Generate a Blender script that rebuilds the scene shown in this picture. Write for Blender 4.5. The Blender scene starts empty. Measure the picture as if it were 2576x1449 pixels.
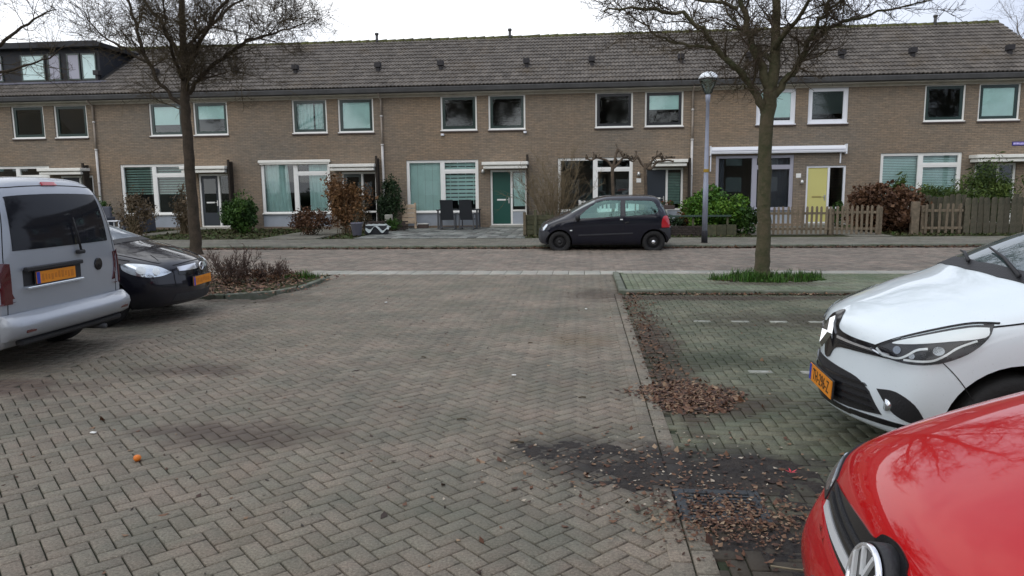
import bpy, bmesh, math, random
import numpy as np
from mathutils import Vector, Matrix
from mathutils.bvhtree import BVHTree
from mathutils.geometry import delaunay_2d_cdt
random.seed(7); rng=np.random.default_rng(7)
SC=bpy.context.scene; COL=SC.collection
# ------------------------------------------------------------------ camera
H=1.65; FPX=1839.2/2576; YAW,PIT,ROL=0.0970,0.1371,-0.0113
_f=Vector((-math.sin(YAW)*math.cos(PIT),math.cos(YAW)*math.cos(PIT),-math.sin(PIT)))
_r=Vector((math.cos(YAW),math.sin(YAW),0)); _u=_r.cross(_f)
_r2=_r*math.cos(ROL)+_u*math.sin(ROL); _u2=-_r*math.sin(ROL)+_u*math.cos(ROL)
cd=bpy.data.cameras.new("camera"); cam=bpy.data.objects.new("camera",cd); COL.objects.link(cam)
cd.sensor_fit='HORIZONTAL'; cd.sensor_width=36; cd.lens=36*FPX; cd.clip_start=.05; cd.clip_end=1500
m=Matrix((( _r2.x,_u2.x,-_f.x,0),(_r2.y,_u2.y,-_f.y,0),(_r2.z,_u2.z,-_f.z,H),(0,0,0,1))); cam.matrix_world=m
SC.camera=cam
def inframe(x,y,z,mg=.03):
    d=Vector((x,y,z-H)); w=d.dot(_f)
    if w<.3: return 0
    a=d.dot(_r2)/w*FPX; b=d.dot(_u2)/w*FPX
    return w if abs(a)<.5+mg and abs(b)<.5*576/1024+mg else 0
# ------------------------------------------------------------------ sky, sun, exposure
SUN_EL,SUN_AZ=math.radians(38),math.radians(200)
W=bpy.data.worlds.new("World"); SC.world=W; W.use_nodes=True; nt=W.node_tree
for n in list(nt.nodes): nt.nodes.remove(n)
N=lambda t: nt.nodes.new(t)
o=N('ShaderNodeOutputWorld'); bg=N('ShaderNodeBackground'); sky=N('ShaderNodeTexSky'); sky.sky_type='NISHITA'; sky.sun_disc=False
sky.sun_elevation=SUN_EL; sky.sun_rotation=SUN_AZ; sky.air_density=1; sky.dust_density=2
bg.inputs[1].default_value=.12
tc=N('ShaderNodeTexCoord'); mp=N('ShaderNodeMapping'); mp.inputs['Scale'].default_value=(1,1,2.2); nt.links.new(tc.outputs['Generated'],mp.inputs[0])
nz=N('ShaderNodeTexNoise'); nz.inputs['Scale'].default_value=1.6; nz.inputs['Detail'].default_value=7; nz.inputs['Roughness'].default_value=.55
nt.links.new(mp.outputs[0],nz.inputs[0])
cr=N('ShaderNodeValToRGB'); e=cr.color_ramp.elements
e[0].position=.40; e[0].color=(5.2,5.7,6.9,1); e[1].position=.58; e[1].color=(9.6,9.7,9.9,1)
nt.links.new(nz.outputs[0],cr.inputs[0])
sx=N('ShaderNodeSeparateXYZ'); nt.links.new(tc.outputs['Generated'],sx.inputs[0]); gx=N('ShaderNodeMapRange'); nt.links.new(sx.outputs[0],gx.inputs[0]); gx.inputs[1].default_value=-.1; gx.inputs[2].default_value=.50; gx.inputs[3].default_value=0; gx.inputs[4].default_value=.9
gm=N('ShaderNodeMixRGB'); nt.links.new(gx.outputs[0],gm.inputs[0]); nt.links.new(cr.outputs[0],gm.inputs[1]); gm.inputs[2].default_value=(3.9,4.35,5.5,1)   # thicker cloud towards the east
mx=N('ShaderNodeMixRGB'); mx.inputs[0].default_value=.9
nt.links.new(sky.outputs[0],mx.inputs[1]); nt.links.new(gm.outputs[0],mx.inputs[2]); nt.links.new(mx.outputs[0],bg.inputs[0]); nt.links.new(bg.outputs[0],o.inputs[0])
sd=bpy.data.lights.new("sun",'SUN'); sd.energy=.6; sd.angle=math.radians(75); sd.color=(1,.97,.92)
sun=bpy.data.objects.new("sun",sd); COL.objects.link(sun)
_sd=Vector((math.sin(SUN_AZ)*math.cos(SUN_EL),math.cos(SUN_AZ)*math.cos(SUN_EL),math.sin(SUN_EL)))
sun.rotation_euler=_sd.to_track_quat('Z','Y').to_euler(); sun.location=(0,0,40)
vs=SC.view_settings; vs.view_transform='Standard'; vs.look='None'; vs.gamma=1; vs.use_curve_mapping=False; vs.exposure=0.44
# ------------------------------------------------------------------ materials
def lin(c): return tuple(((x/12.92) if x<=.04045 else ((x+.055)/1.055)**2.4) for x in [v/255 for v in c])
def mat(name,col=(.5,.5,.5),rough=.6,metal=0,spec=.5,coat=0,bump=0,bscale=30,var=0,vscale=3,col2=None,world=False,rnd=0,ior=1.5,coatr=.05):
    """principled; noise colour variation between col and col2, optional per-piece random value, bump."""
    M=bpy.data.materials.new(name); M.use_nodes=True; t=M.node_tree; b=t.nodes['Principled BSDF']; L=t.links.new
    b.inputs['Roughness'].default_value=rough; b.inputs['Metallic'].default_value=metal; b.inputs['Specular IOR Level'].default_value=spec
    b.inputs['IOR'].default_value=ior
    b.inputs['Coat Weight'].default_value=coat; b.inputs['Coat Roughness'].default_value=coatr
    b.inputs['Base Color'].default_value=(*col,1)
    if world: g=t.nodes.new('ShaderNodeNewGeometry'); co=g.outputs['Position']
    else: g=t.nodes.new('ShaderNodeTexCoord'); co=g.outputs['Object']
    out=None
    if var or col2:
        n=t.nodes.new('ShaderNodeTexNoise'); n.inputs['Scale'].default_value=vscale; n.inputs['Detail'].default_value=6; n.inputs['Roughness'].default_value=.65; L(co,n.inputs[0])
        r=t.nodes.new('ShaderNodeValToRGB'); e=r.color_ramp.elements; e[0].position=.35; e[1].position=.65
        c2=col2 if col2 else tuple(c*(1-var) for c in col)
        e[0].color=(*c2,1); e[1].color=(*col,1); L(n.outputs[0],r.inputs[0]); out=r.outputs[0]
    if rnd:
        a=t.nodes.new('ShaderNodeAttribute'); a.attribute_name='rnd'; oi=t.nodes.new('ShaderNodeObjectInfo')
        ad=t.nodes.new('ShaderNodeMath'); ad.operation='ADD'; L(a.outputs['Fac'],ad.inputs[0]); L(oi.outputs['Random'],ad.inputs[1])
        fr=t.nodes.new('ShaderNodeMath'); fr.operation='FRACT'; L(ad.outputs[0],fr.inputs[0])
        mr=t.nodes.new('ShaderNodeMapRange'); L(fr.outputs[0],mr.inputs[0]); mr.inputs[3].default_value=1-rnd; mr.inputs[4].default_value=1+rnd
        h=t.nodes.new('ShaderNodeHueSaturation'); L(mr.outputs[0],h.inputs['Value'])
        if out: L(out,h.inputs['Color'])
        else: h.inputs['Color'].default_value=(*col,1)
        out=h.outputs[0]
    if out: L(out,b.inputs['Base Color'])
    if bump:
        n=t.nodes.new('ShaderNodeTexNoise'); n.inputs['Scale'].default_value=bscale; n.inputs['Detail'].default_value=5; L(co,n.inputs[0])
        bp=t.nodes.new('ShaderNodeBump'); bp.inputs['Strength'].default_value=bump; bp.inputs['Distance'].default_value=.02; L(n.outputs[0],bp.inputs['Height']); L(bp.outputs[0],b.inputs['Normal'])
    return M
def glass(name,tint=(.86,.95,.94),ior=1.7,rough=0.0,gc=(1,1,1)):
    M=bpy.data.materials.new(name); M.use_nodes=True; t=M.node_tree; L=t.links.new
    for n in list(t.nodes): t.nodes.remove(n)
    o=t.nodes.new('ShaderNodeOutputMaterial'); tr=t.nodes.new('ShaderNodeBsdfTransparent'); tr.inputs[0].default_value=(*tint,1)
    gl=t.nodes.new('ShaderNodeBsdfGlossy'); gl.inputs['Roughness'].default_value=rough; gl.inputs['Color'].default_value=(*gc,1); fr=t.nodes.new('ShaderNodeFresnel'); fr.inputs[0].default_value=ior
    mx=t.nodes.new('ShaderNodeMixShader'); L(fr.outputs[0],mx.inputs[0]); L(tr.outputs[0],mx.inputs[1]); L(gl.outputs[0],mx.inputs[2]); L(mx.outputs[0],o.inputs[0])
    # slight waviness of the panes
    n=t.nodes.new('ShaderNodeTexNoise'); n.inputs['Scale'].default_value=2.5; tc=t.nodes.new('ShaderNodeTexCoord'); L(tc.outputs['Object'],n.inputs[0])
    bp=t.nodes.new('ShaderNodeBump'); bp.inputs['Strength'].default_value=.05; L(n.outputs[0],bp.inputs['Height']); L(bp.outputs[0],gl.inputs['Normal'])
    return M
# ------------------------------------------------------------------ mesh helpers
def link(o,parent=None):
    COL.objects.link(o)
    if parent is not None: o.parent=parent
    return o
def mesh(name,V,F,M=None,smooth=False):
    me=bpy.data.meshes.new(name); me.from_pydata([tuple(v) for v in V],[],[tuple(f) for f in F])
    if M: me.materials.append(M)
    if smooth: me.polygons.foreach_set('use_smooth',[True]*len(me.polygons))
    me.update(); return me
def npmesh(name,V,F,M=None,smooth=False,rnd=None):
    """fast: V (n,3), F (m,4) quads or (m,3) tris; rnd per vertex"""
    V=np.asarray(V,np.float32); F=np.asarray(F,np.int32); me=bpy.data.meshes.new(name)
    me.vertices.add(len(V)); me.vertices.foreach_set('co',V.ravel()); k=F.shape[1]
    me.loops.add(F.size); me.loops.foreach_set('vertex_index',F.ravel()); me.polygons.add(len(F))
    me.polygons.foreach_set('loop_start',np.arange(0,F.size,k,dtype=np.int32))
    if smooth: me.polygons.foreach_set('use_smooth',np.ones(len(F),bool))
    if M: me.materials.append(M)
    if rnd is not None:
        a=me.attributes.new('rnd','FLOAT','POINT'); a.data.foreach_set('value',np.asarray(rnd,np.float32))
    me.update(calc_edges=True); return me
def ob(name,me,parent=None,**kw):
    o=bpy.data.objects.new(name,me); link(o,parent)
    for k,v in kw.items(): o[k]=v
    return o
def thing(name,label,cat,loc=(0,0,0),rotz=0,group=None):
    o=bpy.data.objects.new(name,None); COL.objects.link(o); o.location=loc; o.rotation_euler=(0,0,rotz); o['label']=label; o['category']=cat
    o.empty_display_size=.2
    if group: o['group']=group
    return o
class MB:
    def __init__(s): s.V=[]; s.F=[]
    def add(s,V,F):
        n=len(s.V); s.V+= [tuple(v) for v in V]; s.F+=[tuple(i+n for i in f) for f in F]; return s
    def box(s,x0,x1,y0,y1,z0,z1):
        return s.add([(x,y,z) for x in(x0,x1) for y in(y0,y1) for z in(z0,z1)],[(0,1,3,2),(4,6,7,5),(0,4,5,1),(2,3,7,6),(0,2,6,4),(1,5,7,3)])
    def quad(s,a,b,c,d): return s.add([a,b,c,d],[(0,1,2,3)])
    def prism(s,pts,axis,a,b):
        """pts 2D polygon extruded along axis 'x','y','z' from a to b"""
        def P(p,t): return {'x':(t,p[0],p[1]),'y':(p[0],t,p[1]),'z':(p[0],p[1],t)}[axis]
        n=len(pts); V=[P(p,a) for p in pts]+[P(p,b) for p in pts]
        F=[tuple(range(n))[::-1],tuple(range(n,2*n))]+[(i,(i+1)%n,n+(i+1)%n,n+i) for i in range(n)]
        return s.add(V,F)
    def tube(s,pts,rad,n=6,caps=True):
        pts=[Vector(p) for p in pts]; m=len(pts); rad=rad if hasattr(rad,'__len__') else [rad]*m
        V=[];F=[]; up=Vector((.31,.17,.93)).normalized()
        for i,p in enumerate(pts):
            d=(pts[min(i+1,m-1)]-pts[max(i-1,0)]).normalized()
            a=d.cross(up)
            if a.length<.1: a=d.cross(Vector((1,0,0)))
            a.normalize(); b=d.cross(a); up=b.copy() if False else up
            for k in range(n):
                t=2*math.pi*k/n; V.append(p+(a*math.cos(t)+b*math.sin(t))*rad[i])
        for i in range(m-1):
            for k in range(n): F.append((i*n+k,i*n+(k+1)%n,(i+1)*n+(k+1)%n,(i+1)*n+k))
        if caps: F+= [tuple(range(n))[::-1],tuple(range((m-1)*n,m*n))]
        return s.add(V,F)
    def lathe(s,prof,n=16,c=(0,0,0)):
        V=[];F=[]
        for r,z in prof:
            for k in range(n):
                t=2*math.pi*k/n; V.append((c[0]+r*math.cos(t),c[1]+r*math.sin(t),c[2]+z))
        for i in range(len(prof)-1):
            for k in range(n): F.append((i*n+k,i*n+(k+1)%n,(i+1)*n+(k+1)%n,(i+1)*n+k))
        F+=[tuple(range(n))[::-1],tuple(range((len(prof)-1)*n,len(prof)*n))]
        return s.add(V,F)
    def me(s,name,M,smooth=False,bev=0):
        me=mesh(name,s.V,s.F,M,smooth)
        if bev:
            b=bmesh.new(); b.from_mesh(me); bmesh.ops.bevel(b,geom=b.edges[:],offset=bev,segments=1,affect='EDGES'); b.to_mesh(me); b.free()
        return me
    def build(s,name,M,parent=None,smooth=False,bev=0,**kw): return ob(name,s.me(name,M,smooth,bev),parent,**kw)
CACHE={}
def cached(key,fn):
    if key not in CACHE: CACHE[key]=fn()
    return CACHE[key]
def shade_auto(me,ang=40):
    me.polygons.foreach_set('use_smooth',[True]*len(me.polygons))
    b=bmesh.new(); b.from_mesh(me)
    for e in b.edges:
        if len(e.link_faces)==2 and e.calc_face_angle(0)>math.radians(ang): e.smooth=False
    b.to_mesh(me); b.free()
# ================================================================== GROUND
def paver_mat(name,colA,colB,moss=.0,mosscol=(.055,.075,.03),rnd=.22,stains=(),rough=.75,spec=.35,fine=.42):
    """concrete/clay pavers: per-piece value, blotches, fine aggregate, moss patches, brown litter stains at given (x,y,r) places"""
    M=mat(name,colA,rough,spec=spec,col2=colB,vscale=.9,world=True,rnd=rnd)
    t=M.node_tree; L=t.links.new; b=t.nodes['Principled BSDF']; src=b.inputs['Base Color'].links[0].from_socket
    g=[n for n in t.nodes if n.type=='NEW_GEOMETRY'][0].outputs['Position']
    n=t.nodes.new('ShaderNodeTexNoise'); n.inputs['Scale'].default_value=75; n.inputs['Detail'].default_value=5; n.inputs['Roughness'].default_value=.7; L(g,n.inputs[0])
    mr=t.nodes.new('ShaderNodeMapRange'); L(n.outputs[0],mr.inputs[0]); mr.inputs[1].default_value=.3; mr.inputs[2].default_value=.72; mr.inputs[3].default_value=1-fine; mr.inputs[4].default_value=1+fine*1.6
    nh=t.nodes.new('ShaderNodeTexNoise'); nh.inputs['Scale'].default_value=2.6; nh.inputs['Detail'].default_value=7; nh.inputs['Roughness'].default_value=.7; L(g,nh.inputs[0])
    rh=t.nodes.new('ShaderNodeValToRGB'); eh=rh.color_ramp.elements; eh[0].position=.36; eh[0].color=(.93,.965,.90,1); eh[1].position=.64; eh[1].color=(1.09,1.0,.93,1); L(nh.outputs[0],rh.inputs[0])
    mh=t.nodes.new('ShaderNodeMixRGB'); mh.blend_type='MULTIPLY'; mh.inputs[0].default_value=1; L(src,mh.inputs[1]); L(rh.outputs[0],mh.inputs[2]); src=mh.outputs[0]
    vo=t.nodes.new('ShaderNodeTexVoronoi'); vo.inputs['Scale'].default_value=85; L(g,vo.inputs['Vector'])
    vr=t.nodes.new('ShaderNodeMapRange'); L(vo.outputs['Distance'],vr.inputs[0]); vr.inputs[1].default_value=.08; vr.inputs[2].default_value=.20; vr.inputs[3].default_value=.75; vr.inputs[4].default_value=0
    sp_=t.nodes.new('ShaderNodeMath'); sp_.operation='MULTIPLY_ADD'; L(vr.outputs[0],sp_.inputs[0]); sp_.inputs[1].default_value=fine*2.8; L(mr.outputs[0],sp_.inputs[2])
    h=t.nodes.new('ShaderNodeHueSaturation'); L(src,h.inputs['Color']); L(sp_.outputs[0],h.inputs['Value']); out=h.outputs[0]
    def mixin(fac,col,out):
        m_=t.nodes.new('ShaderNodeMixRGB'); L(fac,m_.inputs[0]); L(out,m_.inputs[1]); m_.inputs[2].default_value=(*col,1); return m_.outputs[0]
    if moss:
        n2=t.nodes.new('ShaderNodeTexNoise'); n2.inputs['Scale'].default_value=.8; n2.inputs['Detail'].default_value=9; n2.inputs['Roughness'].default_value=.7; L(g,n2.inputs[0])
        r=t.nodes.new('ShaderNodeMapRange'); L(n2.outputs[0],r.inputs[0]); r.inputs[1].default_value=.48; r.inputs[2].default_value=.7; r.inputs[3].default_value=0; r.inputs[4].default_value=moss
        out=mixin(r.outputs[0],mosscol,out)
    for (x,y,rx,ry,col,st) in stains:
        s=t.nodes.new('ShaderNodeVectorMath'); s.operation='SUBTRACT'; L(g,s.inputs[0]); s.inputs[1].default_value=(x,y,0)
        s2=t.nodes.new('ShaderNodeVectorMath'); s2.operation='MULTIPLY'; L(s.outputs[0],s2.inputs[0]); s2.inputs[1].default_value=(1/rx,1/ry,0)
        ln=t.nodes.new('ShaderNodeVectorMath'); ln.operation='LENGTH'; L(s2.outputs[0],ln.inputs[0])
        n3=t.nodes.new('ShaderNodeTexNoise'); n3.inputs['Scale'].default_value=3.5; n3.inputs['Detail'].default_value=7; L(g,n3.inputs[0])
        m1=t.nodes.new('ShaderNodeMath'); m1.operation='MULTIPLY_ADD'; L(n3.outputs[0],m1.inputs[0]); m1.inputs[1].default_value=1.6; L(ln.outputs['Value'],m1.inputs[2])
        r=t.nodes.new('ShaderNodeMapRange'); L(m1.outputs[0],r.inputs[0]); r.inputs[1].default_value=1.9; r.inputs[2].default_value=1.25; r.inputs[3].default_value=0; r.inputs[4].default_value=st
        out=mixin(r.outputs[0],col,out)
    L(out,b.inputs['Base Color'])
    bp=t.nodes.new('ShaderNodeBump'); bp.inputs['Strength'].default_value=.5; bp.inputs['Distance'].default_value=.004; L(n.outputs[0],bp.inputs['Height']); L(bp.outputs[0],b.inputs['Normal'])
    return M
def soilmat(name,a,b_,sc=6,rough=.95,spec=.2): return mat(name,a,rough,col2=b_,vscale=sc,world=True,bump=.6,bscale=25,spec=spec)
def unit_brick(w,l,h,ch):
    """top at z=0, chamfered, centred. 12 verts used: outer bottom(4), outer upper(4), inner top(4)"""
    a,b=w/2,l/2
    V=[(-a,-b,-h),(a,-b,-h),(a,b,-h),(-a,b,-h),(-a,-b,-ch),(a,-b,-ch),(a,b,-ch),(-a,b,-ch),(-a+ch,-b+ch,0),(a-ch,-b+ch,0),(a-ch,b-ch,0),(-a+ch,b-ch,0)]
    F=[(8,9,10,11)]+[(4+i,4+(i+1)%4,8+(i+1)%4,8+i) for i in range(4)]+[(i,(i+1)%4,4+(i+1)%4,4+i) for i in range(4)]
    return np.array(V),np.array(F)
def lay(base,name,items,w,l,z,M,h=.03,ch=.004,nmax=300,jit=.0015,stuffname=None):
    """items: (x,y,angle). nearest nmax in view become objects of their own; the rest one joined part"""
    V,F=unit_brick(w,l,h,ch); me=cached(('brick',w,l,M.name),lambda: npmesh(name,V,F,M))
    vis=[]
    for i,(x,y,a) in enumerate(items):
        d=inframe(x,y,z)
        if d: vis.append((math.hypot(x,y),i))
    vis.sort(); pick=set(i for _,i in vis[:nmax])
    for i in pick:
        x,y,a=items[i]; o=ob(name,me,base); o.location=(x,y,z+random.uniform(-jit,jit)); o.rotation_euler=(random.gauss(0,.006),random.gauss(0,.006),a+random.gauss(0,.006))
    rest=np.array([it for i,it in enumerate(items) if i not in pick])
    if len(rest):
        n=len(rest); a=rest[:,2]+rng.normal(0,.006,n); c,s=np.cos(a),np.sin(a)
        vx=V[:,0][None]*c[:,None]-V[:,1][None]*s[:,None]+rest[:,0][:,None]
        vy=V[:,0][None]*s[:,None]+V[:,1][None]*c[:,None]+rest[:,1][:,None]
        vz=V[:,2][None]+z+rng.uniform(-jit,jit,n)[:,None]+V[:,0][None]*rng.normal(0,.008,n)[:,None]+V[:,1][None]*rng.normal(0,.008,n)[:,None]
        VV=np.stack([vx,vy,vz],-1).reshape(-1,3); FF=(F[None]+(np.arange(n)*len(V))[:,None,None]).reshape(-1,4)
        o=ob(stuffname or name+'s',npmesh(name,VV,FF,M,rnd=np.repeat(rng.random(n),len(V))),base); o['kind']='stuff'
def herring(x0,x1,y0,y1,ang,bw=.0885,excl=None,cx=0,cy=0):
    """herringbone of 1x2 bricks, pitch bw; ang rotates the pattern; clipped by brick centre"""
    R=max(x1-x0,y1-y0)*.75+1; n=int(R/bw)+2; out=[]; mx_,my_=(x0+x1)/2,(y0+y1)/2; c,s=math.cos(ang),math.sin(ang)
    for i in range(-n,n):
        for j in range(-n,n):
            k=(i-j)%4
            if k==0: u,v,a=(i+1)*bw,(j+.5)*bw,math.pi/2     # horizontal brick covers (i,j),(i+1,j)
            elif k==3: u,v,a=(i+.5)*bw,(j+1)*bw,0             # vertical brick covers (i,j),(i,j+1)
            else: continue
            x=mx_+u*c-v*s; y=my_+u*s+v*c
            if x0<x<x1 and y0<y<y1 and not (excl and excl(x,y)): out.append((x,y,ang+a))
    return out
def courses(x0,x1,y0,y1,w,l,off=.5,along='y'):
    """running bond: rows stacked along y (brick length along x) or along x"""
    out=[]
    if along=='x':
        j=0; y=y0+w/2
        while y<y1:
            x=x0+l/2-(l*off if j%2 else 0)
            while x<x1+l/2: out.append((x,y,math.pi/2)); x+=l
            y+=w; j+=1
    else:
        j=0; x=x0+w/2
        while x<x1:
            y=y0+l/2-(l*off if j%2 else 0)
            while y<y1+l/2: out.append((x,y,0)); y+=l
            x+=w; j+=1
    return out
def slab(name,x0,x1,y0,y1,z,M,zb=-.3):
    o=MB().box(x0,x1,y0,y1,zb,z).build(name,M); o['kind']='structure'; return o
brown=(.045,.028,.018); dirt=(.024,.020,.018)
M_lane=paver_mat('lane_paver',(.197,.170,.141),(.128,.119,.099),moss=.35,mosscol=(.09,.1,.06),rnd=.13,
    stains=[(.62,4.15,.95,.42,dirt,.96),(-.05,4.45,.6,.3,dirt,.7),(-2.35,4.6,.75,.3,(.07,.05,.04),.75),(-5.2,5.6,1.2,.4,(.06,.035,.028),.7),(-3.6,6.3,.6,.25,(.06,.035,.028),.6),(.3,11.2,.6,.8,brown,.6),(-5.1,10.6,1.2,.5,brown,.6),(-.05,7.8,.45,.5,(.17,.11,.06),.35),(-.6,3.6,.8,.6,(.11,.12,.09),.3)])
M_bay=paver_mat('bay_paver',(.136,.140,.103),(.078,.086,.060),moss=.75,mosscol=(.04,.062,.03),rnd=.16,
    stains=[(.62,4.15,1.25,.5,dirt,.97),(.75,3.25,.85,.9,(.045,.034,.025),.9),(.85,5.6,.8,.55,brown,.8),(.75,7.2,.35,2.6,brown,.85),(1.6,10.9,3,.3,brown,.85),(3.2,9.1,2.2,.7,(.045,.035,.022),.7),(1.1,6.9,1.0,.35,(.03,.035,.018),.6)])
M_road=paver_mat('road_paver',(.205,.172,.148),(.140,.124,.107),rnd=.22,moss=.15,mosscol=(.12,.11,.09),fine=.5)
M_isl=paver_mat('island_paver',(.170,.185,.140),(.11,.135,.085),moss=.7,mosscol=(.05,.09,.03),rnd=.15,stains=[(3.1,12.2,1.1,.35,brown,.7)])
M_slab=paver_mat('pavement_slab',(.165,.158,.136),(.120,.116,.100),moss=.4,mosscol=(.09,.1,.06),rnd=.14)
M_drive=paver_mat('driveway_slab',(.21,.22,.215),(.11,.12,.12),rnd=.55,moss=.2)
M_band=paver_mat('pale_concrete',(.36,.355,.33),(.27,.27,.25),rnd=.1,fine=.2)
M_joint=mat('joint_soil',(.030,.030,.020),.95,col2=(.022,.034,.012),vscale=2.2,world=True,bump=.4)
M_kerb=mat('kerb_concrete',(.17,.18,.145),.85,col2=(.085,.10,.06),vscale=5,world=True,bump=.3,bscale=60,rnd=.15)
M_soil=soilmat('garden_soil',(.030,.022,.013),(.045,.06,.018),5)
g=MB(); g.quad((-400,-400,-.32),(400,-400,-.32),(400,400,-.32),(-400,400,-.32)); gr=g.build('ground',soilmat('far_ground',(.06,.06,.045),(.04,.05,.03),.5)); gr['kind']='structure'
z0=-.014   # sheet under the bricks; brick tops at z=0
lane=slab('parking_lane',-4.8,.56,-6,13.78,z0-.001,M_joint)
lay(lane,'paving_brick',herring(-4.85,.53,-3,13.80,math.radians(45),excl=lambda x,y: x>.43 and y<11.2),.0805,.169,0,M_lane,stuffname='paving_bricks')
bord=slab('lane_border',.385,.595,-6,11.26,z0,M_joint)
lay(bord,'border_brick',[(.435,-3+.21*i+.1,0) for i in range(68)]+[(.54,-3.1+.21*i+.1,0) for i in range(68)],.096,.201,.007,M_lane,stuffname='border_bricks')
bayr=slab('parking_bays_right',.60,9,-6,11.26,z0,M_joint)
WHITE=[]
for yy,xs in ((4.04,3.0),(6.51,1.575),(8.97,1.455)):
    for k in range(14): WHITE.append((xs+.455*k,yy))
hb=herring(.56,8.5,-2,11.27,0)
def near_white(b):
    w,l=(.04,.084) if abs(math.cos(b[2]))>.5 else (.084,.04)
    for (x,y) in WHITE:
        if abs(b[0]-x)<.095+w and abs(b[1]-y)<.04+l: return True
    return False
lay(bayr,'paving_brick',hb,.0805,.169,0,M_bay,stuffname='paving_bricks')
M_white=mat('white_brick',(.38,.38,.34),.8,col2=(.15,.16,.12),vscale=14,world=True,bump=.2,rnd=.1)
vb,fb=unit_brick(.205,.09,.03,.004); wme=npmesh('white_brick',vb,fb,M_white)
for (x,y) in WHITE:
    if x<8: o=ob('bay_line_brick',wme,bayr); o.location=(x,y,.004); o.rotation_euler=(0,0,random.gauss(0,.01))
bayl=slab('parking_bays_left',-14,-4.8,-6,10.6,z0,M_joint)
lay(bayl,'paving_brick',herring(-12,-4.8,0,10.6,0),.0805,.169,0,M_lane,stuffname='paving_bricks')
# pale gutter band along the road, in slabs 30 x 30
band=slab('gutter_band',-5.6,22,13.78,14.42,z0+.002,M_joint)
lay(band,'gutter_slab',[(-5.3+.305*i,13.94+.305*j,0) for i in range(88) for j in range(2)],.297,.297,.004,M_band,stuffname='gutter_slabs')
# road
road=slab('road',-60,60,14.42,19.78,z0+.001,M_joint)
lay(road,'road_brick',herring(-22,24,14.43,19.78,math.radians(45),bw=.105),.1,.205,0,M_road,ch=.003,stuffname='road_bricks')
# left tail of the road where the band ends
rl=slab('road_edge',-60,-5.6,13.3,14.42,z0+.001,M_joint)
lay(rl,'road_brick',courses(-12,-5.62,13.3,14.4,.1,.205,along='x'),.096,.2,-.002,M_road,stuffname='road_bricks')
# far pavement
pav=slab('pavement',-60,60,19.90,22.75,.05,M_joint)
lay(pav,'paving_slab',courses(-24,26,19.95,22.72,.303,.303,along='x'),.296,.296,.07,M_slab,ch=.004,stuffname='paving_slabs')
def kerb(name,runs,z,w=.12,h=.2,M=None):
    """runs: (x0,y0,x1,y1) laid in 1 m stones"""
    base=None
    for (xa,ya,xb,yb) in runs:
        L_=math.hypot(xb-xa,yb-ya); n=max(1,round(L_/1.0)); a=math.atan2(yb-ya,xb-xa); s=L_/n
        if base is None:
            base=MB().box(min(xa,xb)-.02,max(xa,xb)+.02,min(ya,yb)-.01,max(ya,yb)+.01,-.3,-.1).build(name,M_kerb); base['kind']='structure'
        for i in range(n):
            t=(i+.5)/n; me=cached(('kerb',round(s,3),w,h),lambda: MB().box(-s/2+.004,s/2-.004,-w/2,w/2,-h,0).me('kerb_stone',M or M_kerb,bev=.012))
            o=ob('kerb_stone',me,base); o.location=(xa+(xb-xa)*t,ya+(yb-ya)*t,z+random.uniform(-.003,.003)); o.rotation_euler=(0,random.gauss(0,.002),a)
    return base
kerb('far_kerb',[(-30,19.84,40,19.84)],.075)
gk=slab('gutter_course',-60,60,19.70,19.781,.002,M_joint)
# right island
isl=slab('tree_island',.68,16,11.38,13.76,.036,M_joint)
island_pit=lambda x,y: ((x-3.1)/.95)**2+((y-12.75)/.42)**2<1
lay(isl,'island_brick',[b for b in courses(.70,15.9,11.40,13.55,.103,.208,along='y') if not island_pit(b[0],b[1])],.096,.201,.05,M_isl,stuffname='island_bricks')
lay(isl,'island_slab',[(.9+.305*i,13.63,0) for i in range(48)],.297,.25,.054,M_band,stuffname='island_slabs')
kerb('island_kerb',[(.56,11.31,15.9,11.31),(.62,11.38,.62,13.76)],.058,w=.11)
pit=MB(); n=24; pit.add([(3.1,12.75,.075)]+[(3.1+.98*math.cos(t*2*math.pi/n),12.75+.45*math.sin(t*2*math.pi/n),.037) for t in range(n)],[(0,1+i,1+(i+1)%n) for i in range(n)])
o=pit.build('tree_pit_soil',M_soil); o['kind']='structure'
# left island
def poly_slab(name,pts,z,M):
    o=MB().prism(pts,'z',-.3,z).build(name,M); o['kind']='structure'; return o
li=poly_slab('planting_bed',[(-14,10.78),(-5.5,10.78),(-4.95,11.15),(-4.72,11.7),(-4.72,12.9),(-5.3,13.28),(-14,13.28)],.05,M_soil)
kl=kerb('bed_kerb',[(-14,10.70,-5.5,10.70)],.06,w=.1)
for (xa,ya,xb,yb) in [(-5.5,10.70,-4.88,11.1),(-4.88,11.1,-4.66,11.7),(-4.66,11.7,-4.66,12.9),(-4.66,12.95,-5.3,13.34)]:
    L_=math.hypot(xb-xa,yb-ya); me=MB().box(-L_/2,L_/2,-.05,.05,-.2,0).me('kerb_stone',M_kerb,bev=.01); o=ob('kerb_stone',me,kl); o.location=((xa+xb)/2,(ya+yb)/2,.062); o.rotation_euler=(0,0,math.atan2(yb-ya,xb-xa))
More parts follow.
